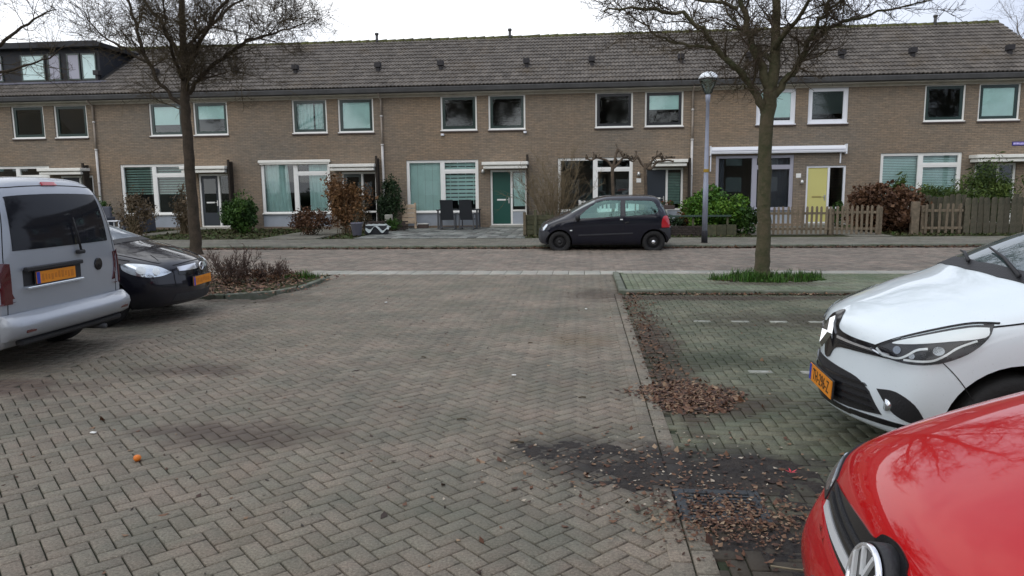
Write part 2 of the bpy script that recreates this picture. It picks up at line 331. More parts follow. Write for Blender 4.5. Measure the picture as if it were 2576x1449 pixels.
# gardens and the driveway
garden=slab('garden_ground',-60,60,22.75,29.0,.062,M_soil)
drv=slab('driveway',-7.3,-1.95,22.76,28.78,.070,M_joint)
lay(drv,'driveway_slab',courses(-7.3,-2.1,22.8,28.75,.305,.305,off=0,along='x'),.297,.297,.085,M_drive,stuffname='driveway_slabs')
for (nm,xa,xb,ya,yb) in [('garden_path',-10.4,-8.4,22.76,28.78),('garden_path',8.0,9.3,22.76,28.78),('garden_path',-16.2,-15.2,22.76,28.78),('garden_path',5.3,8.0,23.6,28.78)]:
    p_=slab(nm,xa,xb,ya,yb,.071,M_joint)
    lay(p_,'path_slab',courses(xa,xb-.2,ya+.05,yb-.1,.305,.305,off=0,along='x'),.297,.297,.086,M_slab,nmax=120,stuffname='path_slabs')
# ================================================================== HOUSES
def brickwall_mat():
    M=bpy.data.materials.new('house_brick'); M.use_nodes=True; t=M.node_tree; b=t.nodes['Principled BSDF']; L=t.links.new; b.inputs['Roughness'].default_value=.9; b.inputs['Specular IOR Level'].default_value=.2
    g=t.nodes.new('ShaderNodeNewGeometry'); sp=t.nodes.new('ShaderNodeSeparateXYZ'); L(g.outputs['Position'],sp.inputs[0])
    ad=t.nodes.new('ShaderNodeMath'); L(sp.outputs['X'],ad.inputs[0]); L(sp.outputs['Y'],ad.inputs[1])
    cb=t.nodes.new('ShaderNodeCombineXYZ'); L(ad.outputs[0],cb.inputs[0]); L(sp.outputs['Z'],cb.inputs[1])
    bt=t.nodes.new('ShaderNodeTexBrick'); L(cb.outputs[0],bt.inputs[0]); bt.inputs['Scale'].default_value=1; bt.inputs['Brick Width'].default_value=.22; bt.inputs['Row Height'].default_value=.0625
    bt.inputs['Mortar Size'].default_value=.009; bt.inputs['Mortar Smooth'].default_value=.3; bt.inputs['Bias'].default_value=-.1
    bt.inputs['Color1'].default_value=(.290,.228,.165,1); bt.inputs['Color2'].default_value=(.225,.188,.145,1); bt.inputs['Mortar'].default_value=(.160,.144,.122,1)
    n=t.nodes.new('ShaderNodeTexNoise'); n.inputs['Scale'].default_value=.28; n.inputs['Detail'].default_value=6; L(g.outputs['Position'],n.inputs[0])
    r=t.nodes.new('ShaderNodeValToRGB'); e=r.color_ramp.elements; e[0].position=.35; e[0].color=(.88,.91,.95,1); e[1].position=.65; e[1].color=(1.08,1.0,.92,1); L(n.outputs[0],r.inputs[0])
    mm=t.nodes.new('ShaderNodeMixRGB'); mm.blend_type='MULTIPLY'; mm.inputs[0].default_value=1; L(bt.outputs['Color'],mm.inputs[1]); L(r.outputs[0],mm.inputs[2])
    n2=t.nodes.new('ShaderNodeTexNoise'); n2.inputs['Scale'].default_value=9; n2.inputs['Detail'].default_value=4
    mp=t.nodes.new('ShaderNodeMapping'); mp.inputs['Scale'].default_value=(.6,.6,2.2); L(g.outputs['Position'],mp.inputs[0]); L(mp.outputs[0],n2.inputs[0])
    mr=t.nodes.new('ShaderNodeMapRange'); L(n2.outputs[0],mr.inputs[0]); mr.inputs[3].default_value=.65; mr.inputs[4].default_value=1.35
    h=t.nodes.new('ShaderNodeHueSaturation'); L(mm.outputs[0],h.inputs['Color']); L(mr.outputs[0],h.inputs['Value']); L(h.outputs[0],b.inputs['Base Color'])
    bp=t.nodes.new('ShaderNodeBump'); bp.inputs['Strength'].default_value=.6; bp.inputs['Distance'].default_value=.01; bp.invert=True; L(bt.outputs['Fac'],bp.inputs['Height']); L(bp.outputs[0],b.inputs['Normal'])
    return M
M_brick=brickwall_mat()
M_tile=mat('roof_tile',(.145,.128,.110),.8,col2=(.086,.076,.066),vscale=4,world=True,rnd=.2,bump=.4,bscale=40,spec=.3)
def moss_tile(M):
    t=M.node_tree; L=t.links.new; b=t.nodes['Principled BSDF']; src=b.inputs['Base Color'].links[0].from_socket
    g=[n for n in t.nodes if n.type=='NEW_GEOMETRY'][0].outputs['Position']
    n=t.nodes.new('ShaderNodeTexNoise'); n.inputs['Scale'].default_value=.55; n.inputs['Detail'].default_value=9; n.inputs['Roughness'].default_value=.75; L(g,n.inputs[0])
    r=t.nodes.new('ShaderNodeMapRange'); L(n.outputs[0],r.inputs[0]); r.inputs[1].default_value=.53; r.inputs[2].default_value=.72; r.inputs[4].default_value=.55
    m_=t.nodes.new('ShaderNodeMixRGB'); L(r.outputs[0],m_.inputs[0]); L(src,m_.inputs[1]); m_.inputs[2].default_value=(.115,.08,.04,1); L(m_.outputs[0],b.inputs['Base Color'])
moss_tile(M_tile)
M_ridge=mat('ridge_tile',(.06,.05,.025),.9,col2=(.085,.095,.022),vscale=7,world=True,bump=.7,bscale=30,rnd=.3)
M_under=mat('roof_deck',(.03,.028,.026),.9)
M_cream=mat('cream_paint',(.60,.56,.48),.6,var=.25,vscale=2)
M_gutter=mat('gutter_zinc',(.085,.085,.085),.55,var=.3,vscale=3,spec=.4)
M_pipe=mat('tan_pipe',(.33,.28,.23),.6,var=.2,vscale=4)
M_pipew=mat('white_pipe',(.62,.60,.57),.55,var=.15,vscale=4)
M_wht=mat('white_frame_paint',(.86,.86,.82),.4,var=.06,vscale=5)
M_wht2=mat('white_plastic_frame',(.80,.82,.86),.35)
M_grn=mat('dark_green_paint',(.008,.030,.024),.35,coat=.3)
M_blk=mat('black_paint',(.012,.014,.018),.35)
M_lilac=mat('grey_frame_paint',(.36,.36,.42),.45)
M_panel=mat('pale_blue_panel',(.38,.42,.47),.5,var=.12,vscale=3)
M_sill=mat('brick_sill',(.075,.052,.045),.7)
M_dgreen=mat('green_door_paint',(.002,.066,.048),.45)
M_dyel=mat('pale_yellow_door_paint',(.60,.56,.20),.5)
M_ddark=mat('anthracite_door_paint',(.022,.030,.040),.4)
M_glass=glass('window_glass',tint=(.93,.98,.975),ior=1.48)
M_glassd=glass('dark_window_glass',tint=(.35,.42,.42))
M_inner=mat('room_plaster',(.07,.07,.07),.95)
M_curt=mat('pale_curtain',(.60,.78,.76),.9,var=.15,vscale=2)
M_blind=mat('pale_blind',(.68,.86,.83),.85,var=.08,vscale=3)
M_blindg=mat('grey_green_blind',(.26,.36,.32),.85,var=.2,vscale=6)
M_blindd=mat('dark_blind',(.045,.055,.055),.9)
M_steel=mat('door_steel',(.6,.6,.58),.35,metal=.8)
M_canopy=mat('canopy_white',(.86,.85,.78),.5,var=.1,vscale=3)
M_lead=mat('lead_flashing',(.16,.16,.20),.6,var=.3,vscale=3)
M_dorm=mat('dormer_cladding',(.018,.020,.026),.7,var=.3,vscale=3)
HY=28.82; HW=6.003; HX0=-25.89
SL_Y0,SL_Z0,SL_Y1,SL_Z1=-.47,5.52,4.18,8.12
SLL=math.hypot(SL_Y1-SL_Y0,SL_Z1-SL_Z0); SLA=math.atan2(SL_Z1-SL_Z0,SL_Y1-SL_Y0)
NR,NC=14,20; TW=HW/NC; TE=SLL/NR
def tile_mesh():
    prof=[(k/12,.032*(0.5-0.5*math.cos(2*math.pi*2*k/12))) for k in range(13)]
    V=[];F=[]; w=TW+.012; l=TE+.06
    for (v,dz) in ((0,.040),(l,-.006)):
        for u,z in prof: V.append((u*w-w/2,v,z+dz))
    n=13
    for k in range(12): F.append((k,k+1,n+k+1,n+k))
    for u,z in prof: V.append((u*w-w/2,0,z+.040-.040))
    for k in range(12): F.append((2*n+k,2*n+k+1,k+1,k))
    me=mesh('tile',V,F,M_tile); shade_auto(me,50); return me
def wall_with_openings(x0,x1,z0,z1,holes,y0=0,th=.32,reveal=True):
    xs=sorted({x0,x1,*[h[0] for h in holes],*[h[1] for h in holes]}); zs=sorted({z0,z1,*[h[2] for h in holes],*[h[3] for h in holes]})
    mb=MB()
    for i in range(len(xs)-1):
        for j in range(len(zs)-1):
            cx_,cz=(xs[i]+xs[i+1])/2,(zs[j]+zs[j+1])/2
            if any(h[0]<cx_<h[1] and h[2]<cz<h[3] for h in holes): continue
            a,b,c,d=xs[i],xs[i+1],zs[j],zs[j+1]
            mb.quad((a,y0,c),(b,y0,c),(b,y0,d),(a,y0,d)); mb.quad((b,y0+th,c),(a,y0+th,c),(a,y0+th,d),(b,y0+th,d))
    for (a,b,c,d) in holes:
        mb.quad((a,y0,c),(a,y0+th,c),(b,y0+th,c),(b,y0,c)); mb.quad((a,y0,d),(b,y0,d),(b,y0+th,d),(a,y0+th,d))
        mb.quad((a,y0,c),(a,y0,d),(a,y0+th,d),(a,y0+th,c)); mb.quad((b,y0,c),(b,y0+th,c),(b,y0+th,d),(b,y0,d))
    return mb
def frame_ring(mb,x0,x1,z0,z1,w,y0,y1,wb=None,wt=None):
    wb=wb or w; wt=wt or w
    mb.box(x0,x0+w,y0,y1,z0,z1); mb.box(x1-w,x1,y0,y1,z0,z1); mb.box(x0+w,x1-w,y0,y1,z0,z0+wb); mb.box(x0+w,x1-w,y0,y1,z1-wt,z1)
    return mb
def drape(x0,x1,z0,z1,y,amp=.025,wl=.11,name='curtain',M=None,par=None,x1b=None):
    """hanging cloth with vertical folds; x1b = right edge at the bottom (drawn aside)"""
    n=max(8,int((x1-x0)/wl*6)); V=[];F=[]; m=6
    for j in range(m+1):
        v=j/m; xr=x1+( (x1b-x1)*v if x1b is not None else 0)
        for i in range(n+1):
            u=i/n; V.append((x0+(xr-x0)*u,y+amp*math.sin(2*math.pi*u*(x1-x0)/wl+.6*math.sin(7*u))*(.6+.4*v),z1+(z0-z1)*v))
    for j in range(m):
        for i in range(n): F.append((j*(n+1)+i,j*(n+1)+i+1,(j+1)*(n+1)+i+1,(j+1)*(n+1)+i))
    return ob(name,mesh(name,V,F,M,True),par)
def slats(x0,x1,z0,z1,y,pitch,th=.6,name='blind',M=None,par=None,depth=.02):
    mb=MB(); z=z0
    while z<z1-.01: mb.quad((x0,y-depth,z),(x1,y-depth,z),(x1,y,min(z+pitch*th,z1)),(x0,y,min(z+pitch*th,z1))); z+=pitch
    return mb.build(name,M,par)
def vslats(x0,x1,z0,z1,y,pitch,M,par,name='blind'):
    mb=MB(); x=x0
    while x<x1-.01: w=min(pitch,x1-x); mb.quad((x,y,z0),(x+w*.97,y+.02,z0),(x+w*.97,y+.02,z1),(x,y,z1)); x+=pitch
    return mb.build(name,M,par)
def upper_window(hs,x0,x1,z0,z1,style):
    """style: (outer material, sash material, inside kind)"""
    outer,sash,inside=style
    f=MB(); frame_ring(f,x0,x1,z0,z1,.065,.05,.16,wb=.075,wt=.03)
    w=f.build('window',outer,hs,bev=.004)
    s=MB(); frame_ring(s,x0+.065,x1-.065,z0+.075,z1-.03,.105 if sash is not M_wht2 else .10,.07,.145); s.build('sash',sash,w)
    MB().box(x0+.12,x1-.12,.100,.106,z0+.13,z1-.09).build('pane',M_glass,w)
    MB().box(x0-.03,x1+.03,-.06,.05,z0-.052,z0-.002).build('sill',outer if False else M_sill,w,bev=.006)
    MB().box(x0-.015,x1+.015,-.035,.048,z0-.001,z0+.035).build('sill_board',outer,w)
    a,b,c,d=x0+.13,x1-.13,z0+.14,z1-.10
    if inside=='blind': MB().box(a,b,.118,.123,c,d).build('blind',M_blind,w)
    elif inside=='half': MB().box(a,b,.118,.123,c+(d-c)*.48,d).build('blind',M_blind,w)
    elif inside=='most': MB().box(a,b,.118,.123,c+(d-c)*.13,d).build('blind',M_blind,w)
    elif inside=='darkblind': MB().box(a,b,.118,.123,c+(d-c)*.22,d).build('blind',M_blindd,w)
    elif inside=='curtain': drape(a,b,c,d,.21,M=M_curt,par=w,wl=.14)
    elif inside=='curtain2': drape(a,(a+b)/2+.1,c,d,.21,M=M_curt,par=w,wl=.14); drape((a+b)/2+.16,b,c,d,.21,M=M_curt,par=w,wl=.14)
    elif inside=='low': MB().box(a,b,.118,.123,c+(d-c)*.3,d).build('blind',M_blind,w)
    return w
def make_house(k,spec):
    x=HX0+HW*k; h=thing('terraced_house',spec['label'],'house',(x,HY,0),0,'terraced brick houses in the row'); e=.0
    WW=HW if k<6 else 6.55
    big=(.92,3.80,.16,2.74); door=(4.27,5.71,.16,2.32); ua=(2.35,3.78,3.85,5.17); ub=(4.23,5.67,3.85,5.17)
    wb=wall_with_openings(0,WW,.0,5.20,[big,door,ua,ub])
    D=8.4
    for xx,s in ((0.004,1),(WW-.004,1)):
        wb.add([(xx,.32,0),(xx,D,0),(xx,D,5.6),(xx,D/2,7.9),(xx,.32,5.3)],[(0,1,2,3,4)])
    wb.quad((0,D,0),(WW,D,0),(WW,D,5.6),(0,D,5.6))
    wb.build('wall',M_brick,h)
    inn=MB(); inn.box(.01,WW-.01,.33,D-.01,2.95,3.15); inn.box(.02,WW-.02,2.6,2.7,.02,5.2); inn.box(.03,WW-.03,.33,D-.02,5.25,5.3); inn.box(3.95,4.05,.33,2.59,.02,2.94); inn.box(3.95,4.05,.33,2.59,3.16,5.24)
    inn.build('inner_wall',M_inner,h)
    # roof
    t=.06; mb=MB()
    a=(0,SL_Y0,SL_Z0-t); ny=-math.sin(SLA); nz_=math.cos(SLA)
    mb.add([(0,SL_Y0,SL_Z0-.1),(WW+(.25 if k==6 else 0),SL_Y0,SL_Z0-.1),(WW+(.25 if k==6 else 0),SL_Y1,SL_Z1-.1),(0,SL_Y1,SL_Z1-.1),(0,SL_Y0,SL_Z0-.02),(WW+(.25 if k==6 else 0),SL_Y0,SL_Z0-.02),(WW+(.25 if k==6 else 0),SL_Y1,SL_Z1-.02),(0,SL_Y1,SL_Z1-.02)],[(3,2,1,0),(4,5,6,7),(0,1,5,4),(2,3,7,6),(1,2,6,5),(3,0,4,7)])
    yb=2*SL_Y1-SL_Y0; mb.add([(0,SL_Y1+.001,SL_Z1-.02),(WW+(.25 if k==6 else 0),SL_Y1+.001,SL_Z1-.02),(WW+(.25 if k==6 else 0),yb,SL_Z0),(0,yb,SL_Z0)],[(0,1,2,3)])
    mb.build('roof',M_under,h)
    tm=cached('tile',tile_mesh); extra=[]
    ncol=NC if k<6 else NC+3
    for r in range(NR):
        for c in range(ncol):
            if spec.get('dormer') and c*TW<5.85 and r>=3: continue
            xx=(c+.5)*TW; yy=SL_Y0+math.cos(SLA)*TE*r; zz=SL_Z0+math.sin(SLA)*TE*r
            if c>=NC and k==6 and c-NC>=3: continue
            M4=Matrix.Translation((xx,yy,zz+random.uniform(-.003,.003)))@Matrix.Rotation(SLA+random.gauss(0,.006),4,'X')@Matrix.Rotation(random.gauss(0,.008),4,'Y')
            if c<NC or r<3:
                o=ob('tile',tm,h); o.matrix_local=M4
            else: extra.append(M4)
    if extra:
        V=[];F=[]; bv=[v.co.copy() for v in tm.vertices]; bf=[tuple(p.vertices) for p in tm.polygons]
        for M4 in extra:
            n=len(V); V+=[M4@v for v in bv]; F+=[tuple(i+n for i in f) for f in bf]
        me=mesh('edge_tiles',V,F,M_tile); me.attributes.new('rnd','FLOAT','POINT').data.foreach_set('value',np.repeat(rng.random(len(extra)),len(bv)).astype(np.float32)); o=ob('edge_tiles',me,h); o['kind']='stuff'
    rm=cached('ridge',lambda: MB().tube([(-.20,0,-.02),(.22,0,0)],[.125,.135],10).me('ridge_tile',M_ridge,True))
    for i in range(int(WW/.40)+1):
        if .2+.4*i>WW+.2: break
        o=ob('ridge_tile',rm,h); o.location=(.2+.4*i,SL_Y1,SL_Z1-.03+random.uniform(-.012,.012)); o.rotation_euler=(0,random.gauss(0,.02),0)
    # eaves
    MB().box(0,WW,-.05,-.005,5.172,5.30).box(0,WW,-.34,-.052,5.262,5.30).build('fascia',M_cream,h)
    MB().prism([(-.50,5.49),(-.52,5.47),(-.49,5.33),(-.44,5.305),(-.30,5.305),(-.30,5.49),(-.33,5.49),(-.33,5.35),(-.46,5.35),(-.485,5.49)],'x',0,WW-.003).build('gutter',M_gutter,h)
    for vx in (2.22,5.66):
        if spec.get('dormer') and vx<3: continue
        vz=SL_Z0+(.95+.47)*math.tan(SLA); s=MB(); s.box(vx-.065,vx+.065,.86,1.0,vz-.35,vz+.17); s.box(vx-.12,vx+.12,.80,1.06,vz+.17,vz+.36); s.build('roof_vent',cached('mvent',lambda: mat('vent_black',(.022,.020,.022),.7)),h,bev=.008)
    if spec.get('flue'):
        s=MB().tube([(spec['flue'],SL_Y1-.1,SL_Z1-.1),(spec['flue'],SL_Y1-.1,SL_Z1+.27)],.06,10).tube([(spec['flue'],SL_Y1-.1,SL_Z1+.271),(spec['flue'],SL_Y1-.1,SL_Z1+.36)],.085,10); s.build('flue_pipe',M_gutter,h,True)
    if spec.get('pipe'):
        q=MB().tube([(0.0,-.40,5.31),(0.0,-.34,5.25),(0.0,-.10,5.12),(0.0,-.075,5.05),(0,-.075,4.45)],.042,10).tube([(0,-.075,4.46),(0,-.075,3.35)],.038,10).tube([(0,-.075,3.36),(0,-.075,2.0)],.047,10)
        pp=q.build('downpipe',M_pipe if k!=5 else M_pipe,h,True)
        MB().tube([(0,-.075,3.34),(0,-.075,.10)],.049,10).tube([(0,-.075,4.44),(0,-.075,4.50)],.055,10).tube([(0,-.075,3.33),(0,-.075,3.39)],.06,10).tube([(0,-.075,2.0),(0,-.075,2.06)],.06,10).build('lower_pipe',M_pipew,pp,True)
    upper_window(h,*ua,spec['ua']); upper_window(h,*ub,spec['ub'])
    # big ground floor window
    fm=spec.get('frame',M_wht); f=MB(); x0,x1,z0,z1=big; xm=2.36
    f.box(x0,x0+.085,.04,.16,z0+.52,z1); f.box(x1-.085,x1,.04,.16,z0+.52,z1); f.box(x0,x1,.04,.16,z1-.0,z1) if False else None
    f.box(x0+.085,x1-.085,.04,.16,z1-.07,z1); f.box(x0+.085,x1-.085,.04,.16,z0+.50,z0+.57); f.box(xm-.055,xm+.055,.045,.158,z0+.57,z1-.07); f.box(xm+.055,x1-.085,.045,.158,2.26,2.34)
    f.box(x0-.01,x1+.01,-.03,.039,z0+.50,z0+.545)
    w=f.build('window',fm,h,bev=.004)
    MB().box(x0,x1,.06,.13,z0,z0+.498).box(x0,x0+.05,.05,.06,z0,z0+.498).box(x1-.05,x1,.05,.06,z0,z0+.498).build('panel',spec.get('panel',M_panel),w)
    s=MB(); frame_ring(s,xm+.055,x1-.085,z0+.57,2.26,.05,.05,.15); frame_ring(s,xm+.055,x1-.085,2.34,z1-.07,.035,.05,.15); frame_ring(s,x0+.085,xm-.055,z0+.57,z1-.07,.03,.05,.15); s.build('sash',fm,w)
    MB().box(x0+.10,xm-.06,.10,.106,z0+.58,z1-.08).build('pane',M_glass,w); MB().box(xm+.08,x1-.12,.10,.106,z0+.6,2.24).build('pane',M_glass,w); MB().box(xm+.08,x1-.12,.10,.106,2.36,z1-.09).build('pane',M_glass,w)
    A=(x0+.1,xm-.06,z0+.6,z1-.09); B=(xm+.07,x1-.1,z0+.6,z1-.09); st=spec['big']
    if st=='vert':
        vslats(A[0],A[1],A[2]-.05,A[3],.24,.30,M_blind,w); slats(B[0],B[1],1.15,2.62,.24,.15,.72,M=M_blind,par=w)
        for i in range(4): MB().box(B[0]+.2+.31*i,B[0]+.225+.31*i,.20,.21,1.0,2.64).build('blind_tape',M_blind,w)
    elif st=='stripe': slats(A[0],A[1],1.52,A[3],.24,.105,.62,M=M_blindg,par=w); slats(B[0],B[1],1.52,B[3],.24,.105,.62,M=M_blindg,par=w)
    elif st=='curtains': drape(A[0],A[0]+.93,A[2],A[3],.24,M=M_curt,par=w,x1b=A[0]+1.05,wl=.15); drape(B[0]+.42,B[1],B[2],B[3],.24,M=M_curt,par=w,wl=.15)
    elif st=='venetian': slats(A[0],A[1],A[2],A[3],.24,.06,.75,M=M_blind,par=w); slats(B[0],B[1],B[2],B[3],.24,.06,.75,M=M_blind,par=w)
    elif st=='darkcurt': drape(B[0]+.25,B[1],B[2],B[3],.24,M=cached('mdc',lambda: mat('dark_curtain',(.06,.06,.08),.9)),par=w,wl=.2); drape(A[0],A[0]+.25,A[2],A[3],.24,M=CACHE['mdc'],par=w,wl=.1)
    if spec.get('roll'):
        MB().box(x0-.06,x1+.05,-.10,-.004,z1-.03,z1+.085).build('roller_case',M_canopy,h,bev=.02); MB().box(x0+.0,x1,-.075,-.02,z1-.085,z1-.034).build('roller_bar',M_canopy,h,bev=.01)
    # door set
    x0,x1,z0,z1=door; df=spec.get('dframe',M_wht)
    f=MB(); frame_ring(f,x0,x1,z0,z1,.075,.04,.16,wb=.05); f.box(5.06,5.14,.045,.158,z0+.05,z1-.075); f.box(5.14,x1-.075,.045,.158,.70,.77)
    w=f.build('door_frame',df,h,bev=.004)
    dd=MB().box(x0+.08,5.055,.075,.12,z0+.055,z1-.08); 
    d=dd.build('door',spec['door'],h,bev=.004,label=spec.get('doorlabel','front door'))
    if spec.get('dglass'): MB().box(x0+.18,4.96,.066,.072,.75,z1-.2).build('door_pane',M_glassd,d)
    MB().box(4.52,4.87,.060,.074,1.13,1.19).build('letterbox',spec.get('lb',M_wht),d,bev=.004)
    MB().box(4.97,5.01,.055,.074,1.02,1.24).box(4.90,5.0,.035,.054,1.15,1.17).build('handle',M_steel,d)
    MB().box(5.15,x1-.085,.10,.106,.78,z1-.08).build('pane',M_glass,w)
    if not spec.get('fullside'): MB().box(5.142,x1-.077,.07,.12,z0+.052,.698).build('panel',spec.get('panel',M_panel),w)
    else: MB().box(5.15,x1-.085,.10,.106,z0+.06,.69).build('pane',M_glass,w)
    if spec.get('side')=='stripes': vslats(5.16,x1-.09,.9,2.2,.2,.13,M_blind,w,'side_blind')
    if spec.get('side')=='net': slats(5.16,x1-.09,.95,2.15,.2,.06,.7,name='side_blind',M=M_blindg,par=w)
    MB().box(x0-.02,x1+.02,-.28,.03,.085,.155).build('doorstep',M_band,h,bev=.01)
    if spec.get('canopy'):
        cx0,cx1=spec['canopy']; c=MB().box(cx0,cx1,-.62,-.004,2.50,2.62).box(cx0+.05,cx1-.04,-.56,-.004,2.36,2.46)
        if spec.get('split'): pass
        c.box(cx0+.08,cx1-.08,-.50,-.01,2.46,2.50); c.build('door_canopy',M_canopy,h,bev=.012)
    if spec.get('awning'):
        a=MB().prism([(-.20,2.80),(-.22,2.86),(-.20,2.98),(-.12,3.06),(-.004,3.06),(-.004,2.80)],'x',.68,5.62).box(.66,.70,-.24,-.002,2.74,3.10).box(5.6,5.64,-.24,-.002,2.74,3.10).box(.69,.73,-.10,-.01,2.15,2.73).box(5.44,5.48,-.08,-.01,2.4,2.79)
        aw=a.build('awning_case',M_wht2,h,bev=.006); MB().box(.72,5.58,-.226,-.205,2.90,2.925).build('awning_seam',M_lilac,aw)
    if spec.get('lamp'):
        for (lx,lz) in spec['lamp']:
            MB().lathe([(.05,-.08),(.07,-.03),(.06,.05),(.02,.09)],10,(lx,-.08,lz)).box(lx-.02,lx+.02,-.07,-.002,lz-.02,lz+.02).build('wall_lamp',M_steel,h,True)
    if spec.get('number'):
        nx,nz_=spec['number']; MB().box(nx-.09,nx+.09,-.02,-.003,nz_-.08,nz_+.08).build('house_number_plate',M_wht,h,bev=.003)
    if spec.get('sensor'):
        for (lx,lz) in spec['sensor']: MB().box(lx-.06,lx+.06,-.12,-.003,lz-.05,lz+.03).build('wall_spotlight',M_wht2,h,bev=.012)
    if spec.get('dormer'):
        z0,z1=6.25,7.62; y0=1.05; x0,x1=-.2,5.72
        b=MB(); b.box(x0,x1,y0,SL_Y1-.05,z0-.2,z1); dm=b.build('dormer',M_dorm,h)
        MB().prism([(x0-.1,z1+.001),(x1+.25,z1+.001),(x1+.30,z1+.16),(x1+.05,z1+.24),(x0-.1,z1+.24)],'y',y0-.35,SL_Y1+.4).build('dormer_roof',M_dorm,dm,bev=.01)
        MB().prism([(y0-.45,z0-.10),(y0,z0-.0),(y0,z0+.05),(y0-.45,z0-.05)],'x',x0,x1+.5).build('lead_apron',M_lead,dm)
        for (a,c,mm) in ((.75,1.35,'dark'),(2.2,3.28,'blind'),(3.42,3.98,'dark'),(4.28,4.85,'dark'),(4.93,5.58,'blind')):
            f=MB(); frame_ring(f,a,c,z0+.08,z1-.22,.05,y0-.05,y0-.004); wq=f.build('dormer_window',M_grn,dm)
            MB().box(a+.05,c-.05,y0-.03,y0-.025,z0+.13,z1-.27).build('dormer_pane',M_blind if mm=='blind' else M_lilac,dm)
    return h
WG=(M_wht,M_grn); WB=(M_wht,M_blk); WP=(M_wht2,M_wht2)
SPECS=[
 dict(label='leftmost brick terraced house with a dark flat-roofed dormer, behind the silver van',ua=(*WG,'none'),ub=(*WG,'none'),big='none',door=M_ddark,canopy=(3.72,5.62),dormer=True),
 dict(label='brick terraced house behind the left tree, striped grey-green blinds half down',ua=(*WG,'low'),ub=(*WG,'half'),big='stripe',door=M_ddark,dglass=True,canopy=(3.82,5.72),pipe=True,fullside=True),
 dict(label='brick terraced house with parted pale curtains and a white roller case over the wide window',ua=(*WG,'curtain2'),ub=(*WG,'blind'),big='curtains',door=M_grn,dglass=True,canopy=(3.95,5.80),roll=True,flue=4.79,fullside=True),
 dict(label='middle brick terraced house with a plain green front door and paved forecourt',ua=(*WG,'none'),ub=(*WG,'none'),big='vert',door=M_dgreen,canopy=(4.02,5.80),pipe=True,flue=4.71,side='stripes',lamp=[(4.0,2.28)],number=None,sensor=[(2.42,3.72),(5.66,3.76)],doorlabel='plain green front door'),
 dict(label='brick terraced house with a dark door, behind the small dark car and trained tree',ua=(*WB,'none'),ub=(*WB,'half'),big='none',door=M_ddark,canopy=(4.45,5.80),side='net',lamp=[(4.02,2.1)],number=(4.03,1.85)),
 dict(label='brick terraced house with a pale yellow door and a long white awning case',ua=(*WP,'most'),ub=(*WP,'darkblind'),big='darkcurt',frame=M_lilac,door=M_dyel,dframe=M_wht2,lb=mat('brass_flap',(.45,.38,.15),.4,metal=.5),awning=True,pipe=True,fullside=True,number=(3.98,1.96),lamp=[(4.1,1.72)],doorlabel='pale yellow front door'),
 dict(label='right end brick terraced house with white venetian blinds and a street sign',ua=(*WG,'none'),ub=(*WG,'blind'),big='venetian',door=M_ddark,canopy=(4.02,6.1),flue=4.33,fullside=True),
]
for k,s in enumerate(SPECS): make_house(k,s)
# houses behind the camera, seen only as reflections in the windows
for i,(x0,w,y0,rz) in enumerate([(-26,17,-22,.0),(-6,13,-26,.05),(10,17,-21,-.04),(-56,12,-6,.1)]):
    b=thing('rear_house',['brick house far behind the camera, left','brick house far behind the camera, middle','brick house far behind the camera, right','tall gabled house far to the left, outside the picture'][i],'house',(x0,y0,0),rz)
    MB().prism([(0,0),(w,0),(w,5.4),(w/2 if i in (1,3) else w-.3,9.2 if i==1 else (11.5 if i==3 else 5.41)),(0,5.4)],'y',-8,0).build('wall',M_brick,b)
    MB().prism([(-8.4,5.42),(.4,5.42),(-4,8.6)],'x',-.3,w+.3).build('roof',M_under,b) if i!=1 else MB().prism([(-.5,5.2),(w/2,9.3),(w+.5,5.2),(w/2,9.6)],'y',-8.3,.3).build('roof',M_under,b)
    for k in range(4):
        for zz in (.9,3.6): MB().box(1.2+k*w/4.6,2.8+k*w/4.6,.005,.06,zz,zz+1.5).build('window',M_blind if (k+i)%2 else M_wht,b)
# street name sign on the wall of the end house
sg=thing('street_sign','blue street name sign on the wall of the right end house','sign',(15.62,HY-.012,3.02))
MB().box(0,1.25,-.012,0,-.07,.07).build('sign_plate',mat('sign_blue',(.03,.02,.20),.4),sg)
MB().box(.03,1.2,-.016,-.0125,-.038,.040).build('lettering_band',mat('sign_pale',(.55,.50,.80),.5,col2=(.22,.18,.5),vscale=18),sg)
# ================================================================== TREES AND PLANTS
M_bark=mat('tree_bark',(.115,.095,.062),.95,col2=(.060,.064,.034),vscale=6,bump=1.0,bscale=28,spec=.15)
M_bark2=mat('dark_tree_bark',(.075,.058,.044),.95,col2=(.042,.036,.026),vscale=6,bump=1.0,bscale=25,spec=.15)
M_twig=mat('twig_bark',(.085,.062,.048),.9,col2=(.075,.062,.035),vscale=3,spec=.15)
M_twigo=mat('mossy_twig_bark',(.090,.072,.040),.9,col2=(.070,.055,.042),vscale=2,spec=.15)
def wander(p,d,L,n,bend,up,rs):
    pts=[p.copy()]; d=d.normalized()
    for i in range(n):
        d=(d+Vector((rs.gauss(0,bend),rs.gauss(0,bend),rs.gauss(0,bend)+up))).normalized(); pts.append(pts[-1]+d*(L/n))
    return pts
def along(pts,t):
    k=t*(len(pts)-1); i=min(int(k),len(pts)-2); f=k-i
    return pts[i].lerp(pts[i+1],f),(pts[i+1]-pts[i]).normalized()
